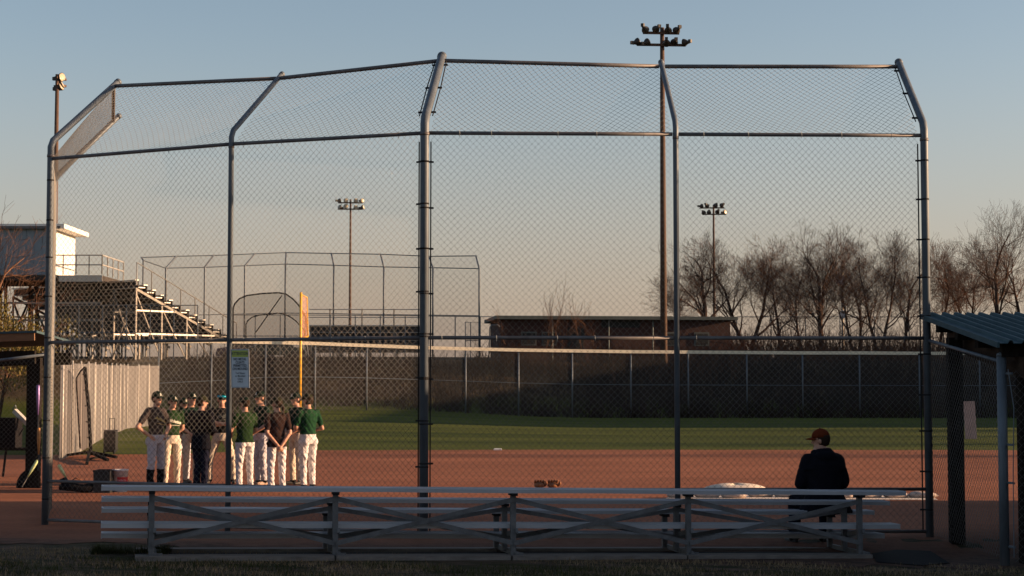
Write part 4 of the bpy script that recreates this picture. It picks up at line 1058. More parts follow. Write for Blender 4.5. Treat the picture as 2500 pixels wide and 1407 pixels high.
for u in (3.0, 6.3, 8.9): MB().path([bp_(u, -.25, zb_), bp_(u, -.25, zr0)], .05, n=6).build('downpipe', M['roofdark'], bb_)

# ------------------------------------------------------------------ mast with two round dishes behind the trees
ms = P(2056, 640, 150); mz = ground_z(ms.x, 150)
mt = thing('dish_mast', (ms.x, 150, mz), 'slim mast carrying two round white dishes among the bare trees', 'mast')
MB().path([(ms.x, 150, mz), (ms.x, 150, ms.z)], .12, n=6).build('mast', M['steel_far'], mt)
for x, y, r in ((2052, 684, .46), (2058, 768, .36)):
    c = P(x, y, 149.5); MB().lathe(c, [(.02, -.2), (r * .6, -.16), (r, 0), (r * .98, .02), (r * .6, -.1), (.02, -.14)], 16, Matrix.Rotation(R(100), 3, 'X') @ Matrix.Identity(3)).build('dish', M['dish'], mt, True)

# ------------------------------------------------------------------ parked cars beyond the bank
def car(px, D, rz, m, label):
    X = PX(px, D); z = ground_z(X, D)
    t = thing('parked_car', (X, D, z), label, 'car', rz=rz, local=True); t['_base'] = (0, 0, 0)
    prof = [(-2.2, .45), (-2.25, .75), (-2.1, .95), (-1.5, 1.02), (-.9, 1.45), (.7, 1.5), (1.5, 1.05), (2.15, .95), (2.25, .6), (2.2, .4)]
    mb = MB(); rings = [[Vector((x, y, z_ if not (z_ > 1.1) else z_)) for x, z_ in prof] for y in (-.86, .86)]
    mb.loft(rings).build('body', m, t)
    for s in (-1, 1):
        MB().add([(-1.35, s * .868, 1.05), (-.85, s * .868, 1.38), (.62, s * .868, 1.42), (1.3, s * .868, 1.06)], [(0, 1, 2, 3)]).build('side_window', M['glass'], t)
        for x in (-1.4, 1.4):
            w = MB().path([(x, s * .72, .33), (x, s * .9, .33)], .33, n=14).build('wheel', M['rubber'], t); MB().path([(x, s * .88, .33), (x, s * .91, .33)], .19, n=10).build('rim', M['galv'], w)
        MB().box((-2.23, s * .6, .78), (.05, .3, .14)).build('tail_lamp', M['redlamp'], t); MB().box((2.22, s * .6, .72), (.05, .3, .14)).build('headlight', M['slatpost'], t)
    MB().add([(1.45, -.7, 1.1), (1.45, .7, 1.1), (.75, .7, 1.49), (.75, -.7, 1.49)], [(0, 1, 2, 3)]).build('windscreen', M['glass'], t)
    return t
car(662, 126, R(200), M['carpaint'], 'dark green parked car partly hidden beyond the outfield fence')
car(600, 128, R(190), M['carblue'], 'dark violet parked car behind the notice sign')

# ------------------------------------------------------------------ trees
def bare_tree(px, D, h, lean, seed, label, trunk_r=.16, spread=.55, mt='twig', fork=None, group='bare trees along the right bank', levels=5, catkin=False, name='bare_tree'):
    rr = random.Random(seed); X = PX(px, D); z0 = ground_z(X, D)
    t = thing(name, (X, D, z0), label, 'tree', group)
    tm, cm, ck = MB(), MB(), MB()
    def rv(): return Vector((rr.uniform(-1, 1), rr.uniform(-1, 1), rr.uniform(-1, 1)))
    def branch(p, d_, L, r, lvl, mb):
        n = 4 if lvl < 2 else 3; pts = [p]; rad = [r]; dd = d_.copy()
        for i in range(n):
            dd = (dd + rv() * (.17 if lvl == 0 else .34) + Vector((0, 0, .07 if lvl > 0 else .06))).normalized()
            p = p + dd * (L / n); pts.append(p); rad.append(max(.0042, r * (1 - (.55 if lvl == 0 else .72) * (i + 1) / n)))
        mb.path(pts, rad, n=7 if lvl == 0 else (5 if lvl == 1 else 3), caps=False)
        if lvl >= levels: 
            if catkin:
                for _ in range(6):
                    c = pts[-1] + rv() * .22; q = rv() * .02
                    ck.add([c, c + Vector((.018, 0, -.03)) + q, c + Vector((0, 0, -.10)), c + Vector((-.018, .01, -.04)) - q], [(0, 1, 2, 3)])
            return
        nb = [7, 6, 4, 3, 2, 2][lvl] if lvl < 6 else 2
        for b in range(nb):
            f = rr.uniform(.28 if lvl == 0 else .15, 1.0); i = min(n - 1, int(f * n)); q = lerp(pts[i], pts[i + 1], f * n - i)
            base_d = (pts[i + 1] - pts[i]).normalized(); side = base_d.cross(rv()).normalized()
            a = rr.uniform(.45, 1.0) * spread * 1.6
            nd = (base_d * math.cos(a) + side * math.sin(a)).normalized()
            branch(q, nd, L * (rr.uniform(.42, .70) if lvl < 2 else rr.uniform(.5, .85)) * (1.2 - .4 * f), rad[i] * rr.uniform(.40, .58), lvl + 1, cm)
        branch(pts[-1], dd, L * .5, rad[-1], lvl + 1, cm)
    p0 = Vector((X, D, z0 - .1))
    if fork:
        for a in fork:
            branch(p0 + Vector((a * .12, 0, 0)), Vector((a, rr.uniform(-.15, .15), 1)).normalized(), h * .62, trunk_r * .8, 0, tm)
    else: branch(p0, Vector((lean, rr.uniform(-.1, .1), 1)).normalized(), h * .66, trunk_r, 0, tm)
    tm.build('trunk', M['bark'], t, True); cm.build('crown', M[mt], t)
    if catkin: ck.build('catkins', M['olive'], t)['kind'] = 'stuff'
    return t
bare_tree(1722, 104, 6.84, .0, 11, 'dark upright bare tree just right of the fourth backstop post', .23, .6, 'bark')
bare_tree(1826, 108, 7.38, .0, 12, 'forked bare tree with a reddish twig crown beside the brick building end', .2, .5, 'twig_warm', fork=(-.28, .38))
bare_tree(1902, 116, 6.84, .0, 13, 'slender bare tree second right of the brick building', .13, .55)
bare_tree(1958, 121, 6.66, -.2, 24, 'thin left-leaning bare tree behind the thickest trunk', .12, .55)
bare_tree(2006, 106, 7.56, .0, 14, 'thick double-stemmed bare tree left of the round white dishes', .21, .55, 'twig', fork=(-.07, .16))
bare_tree(2096, 112, 7.02, -.08, 15, 'bare tree just right of the round white dishes', .14, .55, 'twig_warm', fork=(-.2, .12))
bare_tree(2148, 108, 7.02, .12, 16, 'bare tree leaning right, between the dishes and the right backstop post', .15, .55, 'twig', fork=(-.22, .3))
bare_tree(2206, 114, 7.20, .05, 17, 'bare tree just left of the right backstop post', .13, .5)
bare_tree(2290, 112, 6.30, .1, 18, 'bare tree just right of the right backstop post', .12, .55, 'twig_warm')
bare_tree(2372, 116, 7.02, -.1, 19, 'bare tree above the left part of the ribbed dugout roof', .14, .5, 'twig_warm', fork=(-.2, .15))
bare_tree(2445, 108, 8.64, -.05, 20, 'tallest bare tree above the ribbed dugout roof', .19, .48, 'twig')
bare_tree(2492, 113, 6.66, .0, 21, 'reddish bare tree at the right edge of the picture', .17, .6, 'twig_warm')
bare_tree(1668, 112, 4.95, .1, 22, 'small bushy bare tree between the two right-hand light poles', .1, .6, 'twig_warm')
for k, (px, h, D, lab_) in enumerate(((1344, 4.6, 98.2, 'leaning thin sapling before the brick building, left one'), (1375, 5.2, 97.9, 'tallest thin sapling before the brick building'), (1425, 4.4, 98.3, 'thin sapling before the brick building, right of the tallest'), (1325, 4.0, 97.6, 'short sapling at the left of the sapling clump'), (1455, 3.6, 97.8, 'short sapling at the right of the sapling clump'), (1240, 3.4, 97.6, 'lone small sapling at the left end of the brick building'))):
    bare_tree(px, D, h, (-.18 if k == 0 else rng.uniform(-.05, .05)), 40 + k, lab_, .028, .26, 'twig_warm', group='saplings before the brick building', levels=2, name='sapling')
bare_tree(-70, 58, 7.6, .06, 33, 'budding olive-tinged tree at the left edge above the left dugout', .13, .55, 'twig_warm', group=None, levels=4, catkin=False, name='budding_tree')
bare_tree(-14, 56, 4.3, .06, 34, 'lower bushy olive tree at the left edge beside the left dugout roof', .08, .6, 'twig_warm', group=None, levels=4, catkin=True, name='budding_tree')

for k, (X_, Y_, h_, lab_) in enumerate(((44, 58, 8.5, 'nearest of the bare trees beyond the right edge of the picture'), (47, 64, 9.5, 'second of the bare trees beyond the right edge of the picture'), (43, 69, 8.0, 'third of the bare trees beyond the right edge of the picture'), (40, 47, 7.5, 'lone bare tree beyond the right edge, level with the infield'))):
    bare_tree(CX + F * X_ / Y_, Y_, h_, 0, 60 + k, lab_, .22, .55, 'twig', group='bare trees outside the picture', levels=4)
# brush on the bank and under the trees
def brush(name, regions, matn, seed):
    rr = np.random.default_rng(seed); V, Q = [], []; o = 0
    for (x0, x1, y0, y1, n, h0, h1) in regions:
        for _ in range(n):
            x, y = rr.uniform(x0, x1), rr.uniform(y0, y1); z = ground_z(x, y) - .05; h = rr.uniform(h0, h1)
            for s in range(4):
                p = np.array((x + rr.normal() * .12, y + rr.normal() * .12, z)); dd = np.array((rr.normal() * .42, rr.normal() * .42, 1.0)); dd /= np.linalg.norm(dd)
                m_ = p + dd * h * .55; e = m_ + (dd + rr.normal(size=3) * .25) * h * .45; w = .018
                sx = np.array((w, 0, 0)); sy = np.array((0, w, 0))
                for a, b, f in ((p, m_, 1.0), (m_, e, .55)):
                    V += [a - sx * f, a + sx * f, b + sx * f * .5, b - sx * f * .5]; Q.append((o, o + 1, o + 2, o + 3)); o += 4
                    V += [a - sy * f, a + sy * f, b + sy * f * .5, b - sy * f * .5]; Q.append((o, o + 1, o + 2, o + 3)); o += 4
    ob = npmesh(name, V, Q, M[matn]); ob['kind'] = 'stuff'; return ob
tag(brush('bank_brush', [(-18, 30, 90, 97.5, 2600, .4, 1.2), (4, 32, 93.5, 99, 1100, .8, 1.8)], 'brush', 5), 'dead brown brush covering the bank behind the outfield fence', 'brush')
tag(brush('tree_undergrowth', [(11, 36, 99.5, 116, 1300, .8, 2.4), (-2, 13, 97, 99, 260, .8, 2.0)], 'twig_warm', 6), 'tangled undergrowth below the bare trees', 'undergrowth')

# foreground grass
def grass(name, n, region, hmin, hmax, matn, seed, clump):
    rr = np.random.default_rng(seed); V, Q = [], []; o = 0
    while o < n * 3:
        x, y = rr.uniform(region[0], region[1]), rr.uniform(region[2], region[3])
        k = noise.noise(Vector((x * 1.1, y * 1.6, clump)))
        if k < rr.uniform(-.35, .25): continue
        z = ground_z(x, y); h = rr.uniform(hmin, hmax); a = rr.uniform(0, 6.28); w = .0035
        l = np.array((math.cos(a), math.sin(a), 0)); s = np.array((-l[1], l[0], 0)) * w
        p = np.array((x, y, z)); e = p + l * h * rr.uniform(.2, .9) + np.array((0, 0, h))
        V += [p - s, p + s, e]; Q.append((o, o + 1, o + 2)); o += 3
    ob = npmesh(name, V, Q, M[matn]); ob['kind'] = 'stuff'; return ob
tag(grass('foreground_grass', 26000, (-8, 8, 14.5, 17.7), .015, .06, 'blade', 3, 0.3), 'short patchy grass on the shaded ground in front of the bleachers', 'grass')
tag(grass('dead_grass', 24000, (-8, 8, 15.5, 18.6), .012, .05, 'straw', 4, 4.3), 'dry straw and dead grass scattered by the bleachers', 'grass')
tag(grass('weed_tufts', 1600, (-4.4, -3.6, 17.6, 18.3), .03, .13, 'blade', 8, 1.0), 'dark weeds round the left end of the bleachers', 'weeds')

# ------------------------------------------------------------------ people
def ell_ring(c, rx, ry, n=14, fx=None): return [Vector((c[0] + rx * math.cos(a), c[1] + ry * math.sin(a), c[2])) for a in np.linspace(0, 2 * math.pi, n, endpoint=False)]
def capsule(mb, p0, p1, r0, r1, n=10):
    p0, p1 = Vector(p0), Vector(p1); d_ = (p1 - p0); L = d_.length; d_.normalize()
    pts = [p0 - d_ * r0 * .95, p0 - d_ * r0 * .6, p0, p1, p1 + d_ * r1 * .6, p1 + d_ * r1 * .95]
    mb.path(pts, [r0 * .25, r0 * .8, r0, r1, r1 * .8, r1 * .25], n=n)

def make_person(spec):
    """local frame: x right, y forward, z up; scaled to height"""
    H = spec['h'] / 1.78
    S = lambda *p: Vector(p) * H
    seated = spec.get('seated', False)
    bones = []   # (p0,p1,r,region)
    mb = MB()
    bulk = spec.get('bulk', 1.0)
    hipz = .93 if not seated else spec['seat_z'] / H + .10
    dz = hipz - .93
    lean = spec.get('lean', 0.0)
    T = lambda x, y, z: S(x, y + (z - .93) * lean, z + dz)
    # torso
    prof = [(.84, .150, .105, 0), (.90, .165, .115, -.005), (.98, .160, .112, 0), (1.08, .150, .105, .005), (1.18, .160, .110, .008), (1.28, .178, .118, .0), (1.36, .185, .112, -.01), (1.43, .165, .090, -.012), (1.48, .085, .065, -.010), (1.50, .055, .05, -.005)]
    rings = []
    for z, rx, ry, yo in prof:
        c = T(0, yo, z); bz = bulk if z < 1.45 else 1.0
        rings.append(ell_ring(c, rx * bz * H, ry * bz * 1.04 * H))
    mb.loft(rings)
    bones.append((T(0, 0, .86), T(0, 0, 1.44), .14 * H * bulk, 'torso'))
    # neck + head
    hy = spec.get('head_yaw', 0.0); Mh = Matrix.Rotation(R(hy), 3, 'Z') @ Matrix.Rotation(R(spec.get('head_pitch', -4)), 3, 'X')
    hc = T(0, .025, 1.64)
    capsule(mb, T(0, -.005, 1.46), T(0, .015, 1.58), .056 * H, .052 * H)
    bones.append((T(0, -.005, 1.475), T(0, .02, 1.58), .05 * H, 'skin'))
    hm = MB(); hm.ellipsoid((0, -.008, .02), (.077, .096, .105), 14, 10); hm.ellipsoid((0, .022, -.055), (.056, .066, .070), 12, 8)
    hm.ellipsoid((0, .098, -.018), (.013, .022, .026), 8, 6); hm.ellipsoid((0, .075, -.095), (.03, .025, .022), 8, 6)
    for s in (-1, 1): hm.ellipsoid((s * .079, -.005, -.012), (.012, .024, .033), 8, 6)
    mb.add([hc + Mh @ (Vector(v) * H) for v in hm.v], hm.f)
    bones.append((hc + Mh @ S(0, 0, -.06), hc + Mh @ S(0, 0, .06), .09 * H, 'skin'))
    # legs
    la = spec.get('stance', .11)
    flare = spec.get('leg_r', 1.0)
    legs = spec.get('legs')
    feet = []
    for i, s in enumerate((-1, 1)):
        hip = T(s * .088, 0, .90)
        if seated:
            kn = Vector((s * .20 * H, .42 * H, hip.z + .02)); an = Vector((s * .19 * H, .47 * H, .09 * H))
        else:
            off = legs[i] if legs else (0, 0)
            kn = S(s * (la * .95) + off[0] * .5, .02 + off[1] * .5, .49); an = S(s * la + off[0], -.015 + off[1], .085)
        capsule(mb, hip, kn, .088 * H * flare * bulk ** .5, .060 * H * flare); capsule(mb, kn, an, .060 * H * flare, .044 * H * flare * (1.1 if flare > 1 else 1))
        cv = lerp(kn, an, .3) + S(0, -.015, 0); mb.ellipsoid(cv, (.052 * H * flare, .056 * H * flare, .12 * H), 10, 7)
        if not seated: mb.ellipsoid(hip + S(0, -.045, -.02), (.085 * H, .085 * H, .095 * H), 12, 8)
        bones.append((hip, kn, .075 * H * flare, 'thigh')); bones.append((kn, an, .05 * H * flare, 'shin'))
        toe = an + Matrix.Rotation(R(-s * 12), 3, 'Z') @ S(0, .16, -.045); heel = an + S(0, -.045, -.045)
        capsule(mb, heel, lerp(heel, toe, .5), .034 * H, .040 * H); capsule(mb, lerp(heel, toe, .45), toe, .040 * H, .030 * H)
        bones.append((heel, toe, .037 * H, 'shoe')); feet.append((heel, toe))
    # arms
    arms = spec['arms']
    for i, s in enumerate((-1, 1)):
        sh = T(s * spec.get('sh_x', .178 * bulk), -.008, spec.get('sh_z', 1.425)); el, ha = [Vector(v) for v in arms[i]]
        el = T(*el); ha = T(*ha)
        ar = spec.get('arm_r', 1.0)
        capsule(mb, sh, el, .056 * H * ar, .043 * H * ar); capsule(mb, el, ha, .043 * H * ar, .029 * H * max(1, ar * .95))
        if ar == 1.0: capsule(mb, sh, lerp(sh, el, .62), .062 * H, .060 * H)
        bones.append((sh, el, .05 * H * ar, 'upperarm')); bones.append((el, ha, .038 * H * ar, 'forearm'))
        fd_ = (ha - el).normalized(); side = fd_.cross(Vector((0, 1, 0.3))).normalized(); nn = side.cross(fd_).normalized()
        pc = ha + fd_ * .05 * H
        mb.ellipsoid(pc, (.036 * H, .036 * H, .05 * H), 8, 6, M=fd_.to_track_quat('Z', 'Y').to_matrix())
        for q, L in enumerate((.062, .072, .067, .052)):
            b0 = pc + fd_ * .03 * H + side * (q - 1.5) * .019 * H; b1 = b0 + (fd_ * .8 + nn * .4).normalized() * L * .5 * H; b2 = b1 + (fd_ * .45 + nn * .9).normalized() * L * .5 * H
            mb.path([b0, b1, b2], [.0095 * H, .009 * H, .0075 * H], n=6)
        tb0 = ha + fd_ * .03 * H - side * .025 * H; tb1 = tb0 + (fd_ * .6 - side * .7 + nn * .3).normalized() * .05 * H
        mb.path([tb0, tb1, tb1 + (fd_ + nn * .3).normalized() * .03 * H], [.012 * H, .011 * H, .008 * H], n=6)
        bones.append((ha, pc + fd_ * .07 * H, .03 * H, 'skin'))
    # coat skirt for the jackets
    if spec.get('coat'):
        zt = 1.02; zb2 = spec['coat']; rings = []
        for k in range(5):
            z = lerp(zt, zb2, k / 4); rings.append(ell_ring(T(0, -.01, z), (.165 + spec.get('flare', .022) * k) * bulk * H, (.125 + spec.get('flare', .022) * .55 * k) * bulk * H))
        mb.loft(list(reversed(rings)))
    if spec.get('collar'):
        mb.loft([ell_ring(T(0, -.01, 1.30), .29 * H, .15 * H), ell_ring(T(0, -.015, 1.40), .255 * H, .135 * H), ell_ring(T(0, -.02, 1.47), .165 * H, .115 * H), ell_ring(T(0, -.015, 1.53), .105 * H, .098 * H), ell_ring(T(0, -.01, 1.555), .092 * H, .09 * H)])
        bones.append((T(0, -.02, 1.42), T(0, -.02, 1.50), .11 * H, 'torso'))
        mb.ellipsoid(T(0, -.10, 1.45), (.15 * H, .07 * H, .065 * H), 12, 8)
    # voxel remesh to one continuous surface
    me0 = mb.mesh('tmp'); tmp = bpy.data.objects.new('tmp', me0); COL.objects.link(tmp)
    md = tmp.modifiers.new('r', 'REMESH'); md.mode = 'VOXEL'; md.voxel_size = .0105; md.use_smooth_shade = True
    sm = tmp.modifiers.new('s', 'SMOOTH'); sm.factor = .5; sm.iterations = 3
    dg = bpy.context.evaluated_depsgraph_get(); me = bpy.data.meshes.new_from_object(tmp.evaluated_get(dg))
    bpy.data.objects.remove(tmp); bpy.data.meshes.remove(me0)
    me.name = 'body'
    n = len(me.vertices); co = np.empty(n * 3, dtype=np.float32); me.vertices.foreach_get('co', co); co = co.reshape(-1, 3)
    no = np.empty(n * 3, dtype=np.float32); me.vertex_normals.foreach_get('vector', no); no = no.reshape(-1, 3)
    def classify(pts):
        best = np.full(len(pts), 1e9); reg = np.zeros(len(pts), dtype=int); tt = np.zeros(len(pts))
        for bi, (a, b, r, name) in enumerate(bones):
            a_, b_ = np.array(a), np.array(b); ab = b_ - a_; t = np.clip(((pts - a_) @ ab) / (ab @ ab), 0, 1)
            dd = np.linalg.norm(pts - (a_ + t[:, None] * ab), axis=1) / r
            if name == 'torso': dd = dd * .92
            u = dd < best; best[u] = dd[u]; reg[u] = bi; tt[u] = t[u]
        hcn = np.array(hc); ring = np.linalg.norm((pts - hcn) * np.array((1, 1, .85)), axis=1)
        hd = (ring < .155 * H) & (pts[:, 2] > hcn[2] - .128 * H)
        if not spec.get('collar'):
            nk0 = np.array(T(0, .005, 1.5)); hd |= (pts[:, 2] > T(0, 0, 1.487).z) & (np.linalg.norm((pts - nk0)[:, :2], axis=1) < .085 * H) & (pts[:, 2] < hcn[2])
        reg[hd] = 1; tt[hd] = .5
        return reg, tt
    reg, tt = classify(co)
    names = np.array([b[3] for b in bones])
    rn = names[reg]
    # cloth folds
    cloth = np.isin(rn, ['thigh', 'shin', 'torso', 'upperarm'])
    sd0 = spec['seed'] * 3.7
    disp = np.zeros(n)
    for i in np.nonzero(cloth)[0]:
        x, y, z = co[i]; k = 26 if rn[i] in ('thigh', 'shin') else 15
        disp[i] = (abs(noise.noise(Vector((x * k * .55 + sd0 + z * 5, y * k * .55, z * k * .42 + x * 7)))) - .2) * (.026 if rn[i] in ('thigh', 'shin') else .018)
    co = co + no * disp[:, None]
    me.vertices.foreach_set('co', co.astype(np.float32).ravel())
    m = len(me.polygons); pc_ = np.empty(m * 3, dtype=np.float32); me.polygons.foreach_get('center', pc_); pc_ = pc_.reshape(-1, 3)
    reg, tt = classify(pc_); rn = names[reg]
    MI = {'skin': 0, 'shirt': 1, 'pants': 2, 'shoe': 3, 'sock': 4}
    mi = np.zeros(m, dtype=np.int32)
    waist = (spec.get('hem', 1.0) + dz) * H
    z = pc_[:, 2]
    tor = rn == 'torso'; mi[tor] = np.where(z[tor] > waist, 1, 2)
    th_ = rn == 'thigh'; mi[th_] = np.where(z[th_] > waist, 1, 2)
    shn = rn == 'shin'; mi[shn] = np.where(tt[shn] > spec.get('pant_t', .97), 4, 2)
    mi[rn == 'shoe'] = 3
    ua = rn == 'upperarm'; mi[ua] = np.where(tt[ua] < spec.get('sleeve', .72), 1, 0)
    fa_ = rn == 'forearm'; mi[fa_] = np.where(tt[fa_] < spec.get('fsleeve', -1), 1, 0)
    me.materials.clear()
    for k in ('skin', spec['shirt'], spec['pants'], spec['shoes'], spec.get('socks', 'sock')): me.materials.append(M[k])
    me.polygons.foreach_set('material_index', mi); me.polygons.foreach_set('use_smooth', [True] * m)
    loc = Vector(spec['loc'])
    root = thing('person', loc, spec['label'], 'person', spec.get('group'), rz=R(spec['yaw']), local=True); root['_base'] = (0, 0, 0)
    bo = bpy.data.objects.new('body', me); COL.objects.link(bo); bo.parent = root
    # head details
    def hv(v): return hc + Mh @ (Vector(v) * H)
    def hbuild(mb_, name, m_, par=root, smooth=True):
        mb_.v = [tuple(hv(v)) for v in mb_.v]; return mb_.build(name, M[m_], par, smooth, off=Vector((0, 0, 0)))
    for s in (-1, 1): hbuild(MB().ellipsoid((s * .030, .083, .004), (.012, .008, .007), 8, 5), 'eye', 'eye')
    hbuild(MB().ellipsoid((0, .089, -.066), (.022, .008, .006), 8, 5), 'mouth', 'lips')
    hr = MB(); rings = []                                   # hair below the cap, open to the face
    for z_ in (-.075, -.05, -.02, .02, .05):
        r1 = math.sqrt(max(.05, 1 - ((z_ - .02) / .125) ** 2)); ring = []
        for a in np.linspace(R(165), R(375), 15): ring.append(Vector((.086 * r1 * math.cos(a), -.012 + .106 * r1 * math.sin(a), z_)))
        for a in np.linspace(R(375), R(165), 15): ring.append(Vector((.070 * r1 * math.cos(a), -.012 + .088 * r1 * math.sin(a), z_)))
        rings.append(ring)
    hbuild(hr.loft(rings), 'hair', 'hair')
    if spec.get('ponytail'):
        hbuild(MB().path([(0, -.10, -.02), (0, -.135, -.07), (.0, -.13, -.16), (0, -.12, -.24)], [.02, .03, .028, .01], n=8), 'ponytail', 'hair')
    cp_ = spec.get('cap', 'cap'); cm_ = MB(); rings = []
    for i in range(7):
        a = i / 6.3 * math.pi / 2; rings.append([Vector((.088 * math.cos(a) * math.cos(b), -.006 + .108 * math.cos(a) * math.sin(b), .030 + .105 * math.sin(a) ** .9)) for b in np.linspace(0, 2 * math.pi, 18, endpoint=False)])
    capo = hbuild(cm_.loft(rings), 'cap', cp_)
    br = MB(); top, bot = [], []
    for k in range(11):
        x = -.078 + .156 * k / 10; e = math.sqrt(max(0, 1 - (x / .080) ** 2)); yb = -.006 + .106 * math.sqrt(max(0.0, 1 - (x / .089) ** 2)); dr_ = -.020 * (x / .078) ** 2
        top += [(x, yb - .01, .042 + dr_), (x, yb + .072 * e ** .7, .030 + dr_)]; bot += [(x, yb - .01, .036 + dr_), (x, yb + .072 * e ** .7, .024 + dr_)]
    nn_ = len(top); fs = [(2 * k, 2 * k + 1, 2 * k + 3, 2 * k + 2) for k in range(10)] + [(nn_ + 2 * k + 2, nn_ + 2 * k + 3, nn_ + 2 * k + 1, nn_ + 2 * k) for k in range(10)] + [(2 * k + 1, nn_ + 2 * k + 1, nn_ + 2 * k + 3, 2 * k + 3) for k in range(10)]
    hbuild(br.add(top + bot, fs), 'brim', spec.get('brim', cp_), capo)
    hbuild(MB().ellipsoid((0, -.006, .137), (.01, .01, .006), 8, 5), 'button', cp_, capo)
    if spec.get('logo', True):
        def wl(x, y, z_):
            zz = .078 + y; r_ = .115 * math.sqrt(max(.05, 1 - ((zz - .03) / .112) ** 2)); an = math.pi / 2 - x / .10
            return hc + Mh @ (Vector((.094 * r_ / .115 * math.cos(an), -.006 + r_ * math.sin(an) + z_, zz)) * H)
        text_obj("A", .072, M['letter'], root, (0, 0, 0), (1, 0, 0), (0, 1, 0), .001, name='cap_letter', warp=lambda x, y, z_: wl(-x, y, z_), bold=.003).parent = capo
    if spec.get('goggles'):
        gm = MB(); outer = []
        for k in range(9):
            an = R(90 + (k - 4) * 15)
            outer += [Vector((.105 * math.cos(an), -.006 + .126 * math.sin(an), .055)), Vector((.100 * math.cos(an), -.006 + .119 * math.sin(an), .098)), Vector((.097 * math.cos(an), -.006 + .112 * math.sin(an), .054))]
        hbuild(gm.add(outer, [(3 * k, 3 * k + 3, 3 * k + 4, 3 * k + 1) for k in range(8)] + [(3 * k + 1, 3 * k + 4, 3 * k + 5, 3 * k + 2) for k in range(8)] + [(3 * k + 2, 3 * k + 5, 3 * k + 3, 3 * k) for k in range(8)]), 'sunglasses', 'mirror')
    if spec.get('print'):
        txt, pm, size, zc, sl = spec['print']
        def wp(x, y, z_):
            zz = zc + y + x * sl; rx, ry = .180 * bulk, .124 * bulk
            return T(x, ry * math.sqrt(max(.02, 1 - (x / rx) ** 2)) + .018 + z_, zz)
        o = text_obj(txt, size, M[pm], root, (0, 0, 0), (1, 0, 0), (0, 1, 0), .001, name='chest_print', warp=lambda x, y, z_: wp(-x, y, z_), shear=.25, bold=.003)
        sw = MB(); ps = [wp(-x_, -.075 + .02 * math.sin(x_ * 9), .0) for x_ in np.linspace(-.1, .12, 8)]; sw.path(ps, [.002, .004, .0055, .0055, .005, .005, .004, .002], n=5); sw.build('swoosh', M[pm], root, off=Vector((0, 0, 0)))
    if spec.get('belt', True) and not spec.get('coat') and spec.get('hem', 1.0) > .97:
        zz = spec.get('hem', 1.0) - .012; rb = []
        pass
    return root

def at(px, D): return Vector((PX(px, D, .9), D, 0))
HIPS_L = ((-.40, -.06, 1.14), (-.20, .06, 1.00)); HIPS_R = ((.40, -.06, 1.14), (.20, .06, 1.00))
DOWN_L = ((-.23, -.03, 1.13), (-.22, .06, .90)); DOWN_R = ((.23, -.03, 1.13), (.22, .06, .90))
BACK_L = ((-.25, -.10, 1.13), (-.06, -.17, .95)); BACK_R = ((.25, -.10, 1.13), (.06, -.17, .95))
FOLD_L = ((-.25, .06, 1.14), (.07, .20, 1.20)); FOLD_R = ((.25, .06, 1.14), (-.07, .21, 1.17))
CLASP_L = ((-.22, -.10, 1.10), (-.03, -.20, .86)); CLASP_R = ((.22, -.10, 1.10), (.03, -.20, .86))
FRONT_L = ((-.24, .02, 1.13), (-.08, .20, .98)); FRONT_R = ((.24, .02, 1.13), (.08, .20, .98))
GRP = 'ball players gathered behind the backstop'
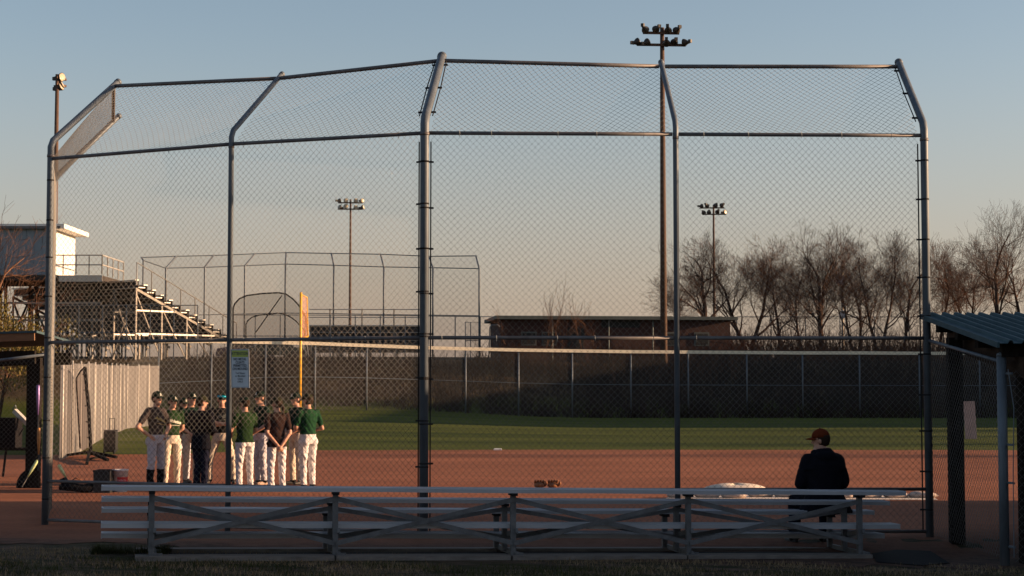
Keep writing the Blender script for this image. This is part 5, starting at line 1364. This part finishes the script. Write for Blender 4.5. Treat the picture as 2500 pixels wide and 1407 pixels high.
people = [
 dict(px=380, D=31.0, h=1.79, yaw=-122, arms=(HIPS_R and ((-.40, -.06, 1.14), (-.21, .04, .99)), ((.40, -.06, 1.14), (.21, .04, .99))), shirt='greyshirt', pants='greypants', shoes='shoe_l', pant_t=.25, sleeve=.8, hem=1.0, stance=.13, leg_r=1.12, print=('Athletics', 'goldletter', .07, 1.26, .35), label='player in charcoal shirt and black knee socks, hand on hip, leftmost of the group', head_yaw=-5),
 dict(px=419, D=31.9, h=1.72, yaw=-148, arms=(BACK_L, BACK_R), shirt='olivegreen', pants='cream', shoes='shoe_l', hem=1.0, stance=.12, leg_r=1.12, print=('Athletics', 'letter', .085, 1.27, .22), label='player in dark green jersey with pale script lettering and cream pants', head_yaw=20),
 dict(px=446, D=33.4, h=1.66, yaw=-150, arms=(BACK_L, FRONT_R), shirt='blackshirt', pants='greypants', shoes='shoe_d', hem=.83, stance=.11, label='shorter player in long black top half hidden behind the script-lettered player', head_yaw=20, logo=True),
 dict(px=466, D=33.0, h=1.77, yaw=-150, arms=(FRONT_L, FRONT_R), shirt='deepgreen', pants='cream', shoes='shoe_d', hem=.98, stance=.1, label='capped player whose face shows over the left shoulder of the man in black', head_yaw=15),
 dict(px=491, D=30.9, h=1.72, yaw=-28, arms=(((-.26, .04, 1.13), (-.10, .2, 1.06)), ((.26, .04, 1.13), (.10, .2, 1.06))), shirt='navy', pants='navypants', shoes='shoe_d', hem=.76, coat=.78, flare=.004, sleeve=2, fsleeve=2, arm_r=1.28, bulk=1.14, stance=.085, leg_r=1.2, cap='capolive', logo=False, label='man in a long black jacket and navy trousers with his back turned', head_yaw=-35),
 dict(px=541, D=33.2, h=1.75, yaw=184, arms=(FOLD_L, FOLD_R), shirt='blackshirt', pants='cream', shoes='shoe_d', hem=1.0, stance=.23, leg_r=1.1, goggles=True, print=('AHS', 'dimletter', .09, 1.32, 0), label='player facing forward with arms folded and blue mirrored glasses on the cap', head_yaw=8, logo=False),
 dict(px=598, D=31.0, h=1.69, yaw=38, arms=(((-.27, .05, 1.14), (-.16, .25, 1.04)), FRONT_R), shirt='olivegreen', pants='white', shoes='shoe_d', hem=.91, stance=.12, leg_r=1.18, sleeve=.8, bulk=1.05, label='player in a green shirt seen from behind, just right of the notice sign post', head_yaw=18, head_pitch=-14),
 dict(px=637, D=32.8, h=1.80, yaw=128, arms=(FRONT_L, ((.25, -.05, 1.12), (.26, .1, .92))), shirt='deepgreen', pants='greypants', shoes='shoe_l', hem=.98, stance=.11, leg_r=1.15, label='player in deep green jersey facing left, between the two players seen from behind', head_yaw=5),
 dict(px=676, D=30.6, h=1.69, yaw=24, arms=(CLASP_L, CLASP_R), shirt='brownshirt', pants='white', shoes='shoe_d', hem=.84, coat=.84, flare=.004, stance=.11, leg_r=1.18, cap='capolive', ponytail=True, logo=False, sleeve=.85, label='player in a long dark brown shirt with hands clasped behind the back', head_yaw=40),
 dict(px=724, D=32.9, h=1.77, yaw=132, arms=(FRONT_L, FRONT_R), shirt='deepgreen', pants='cream', shoes='shoe_d', hem=1.0, stance=.12, leg_r=1.12, label='dark-shirted player facing left, half hidden behind the rightmost player', head_yaw=0),
 dict(px=752, D=31.3, h=1.75, yaw=42, arms=(((-.25, .05, 1.14), (-.05, .2, 1.10)), ((.27, -.06, 1.13), (.20, .13, 1.08))), shirt='green', pants='white', shoes='shoe_l', hem=1.02, stance=.10, leg_r=1.18, cap='capolive', brim='cap', logo=False, sleeve=.85, bulk=1.03, label='player in a bright green jersey seen from behind, rightmost of the group', head_yaw=25),
]
for i, s in enumerate(people):
    s['loc'] = at(s['px'], s['D']); s['seed'] = i; s['group'] = GRP; make_person(s)
a = at(697, 30.75); make_bat(Vector((a.x + .03, 30.7, .012)), Vector((a.x - .06, 30.72, .62)), M['limebat'], 'lime-tipped bat resting against the leg of the player with clasped hands')
# the seated man
sm_s = (st_s[3] + st_s[4]) / 2 + .72
p = bpt(sm_s, 2 * TR + .02, 0)
k = 0
for _ in range(20):                                # slide along the bench until he stands on the photo's column
    pp = bpt(sm_s, 2 * TR + .02, 0); xx = CX + F * pp.x / (pp.y * cp + (.9 - CAMZ) * sp); sm_s += (2012 - xx) / F * pp.y
pp = bpt(sm_s, 2 * TR + .02, 0)
make_person(dict(loc=Vector((pp.x, pp.y, ground_z(pp.x, pp.y))), seed=20, h=1.78, yaw=13, seated=True, seat_z=.468 + (pp.x * tilt + .005) - ground_z(pp.x, pp.y), arms=(((-.265, .05, 1.14), (-.10, .27, 1.03)), ((.265, .05, 1.14), (.10, .27, 1.03))),
     shirt='navy', sh_z=1.395, sh_x=.175, pants='navypants', shoes='shoe_d', hem=.70, coat=.80, sleeve=2, fsleeve=2, arm_r=1.75, bulk=1.36, leg_r=1.3, cap='caprust', brim='caprust', logo=False, collar=True, lean=.10, head_yaw=58, head_pitch=-6,
     label='man in a black jacket and rust-red cap sitting on the bleachers, looking left'))

for o in list(bpy.data.objects):
    if '_base' in o: del o['_base']
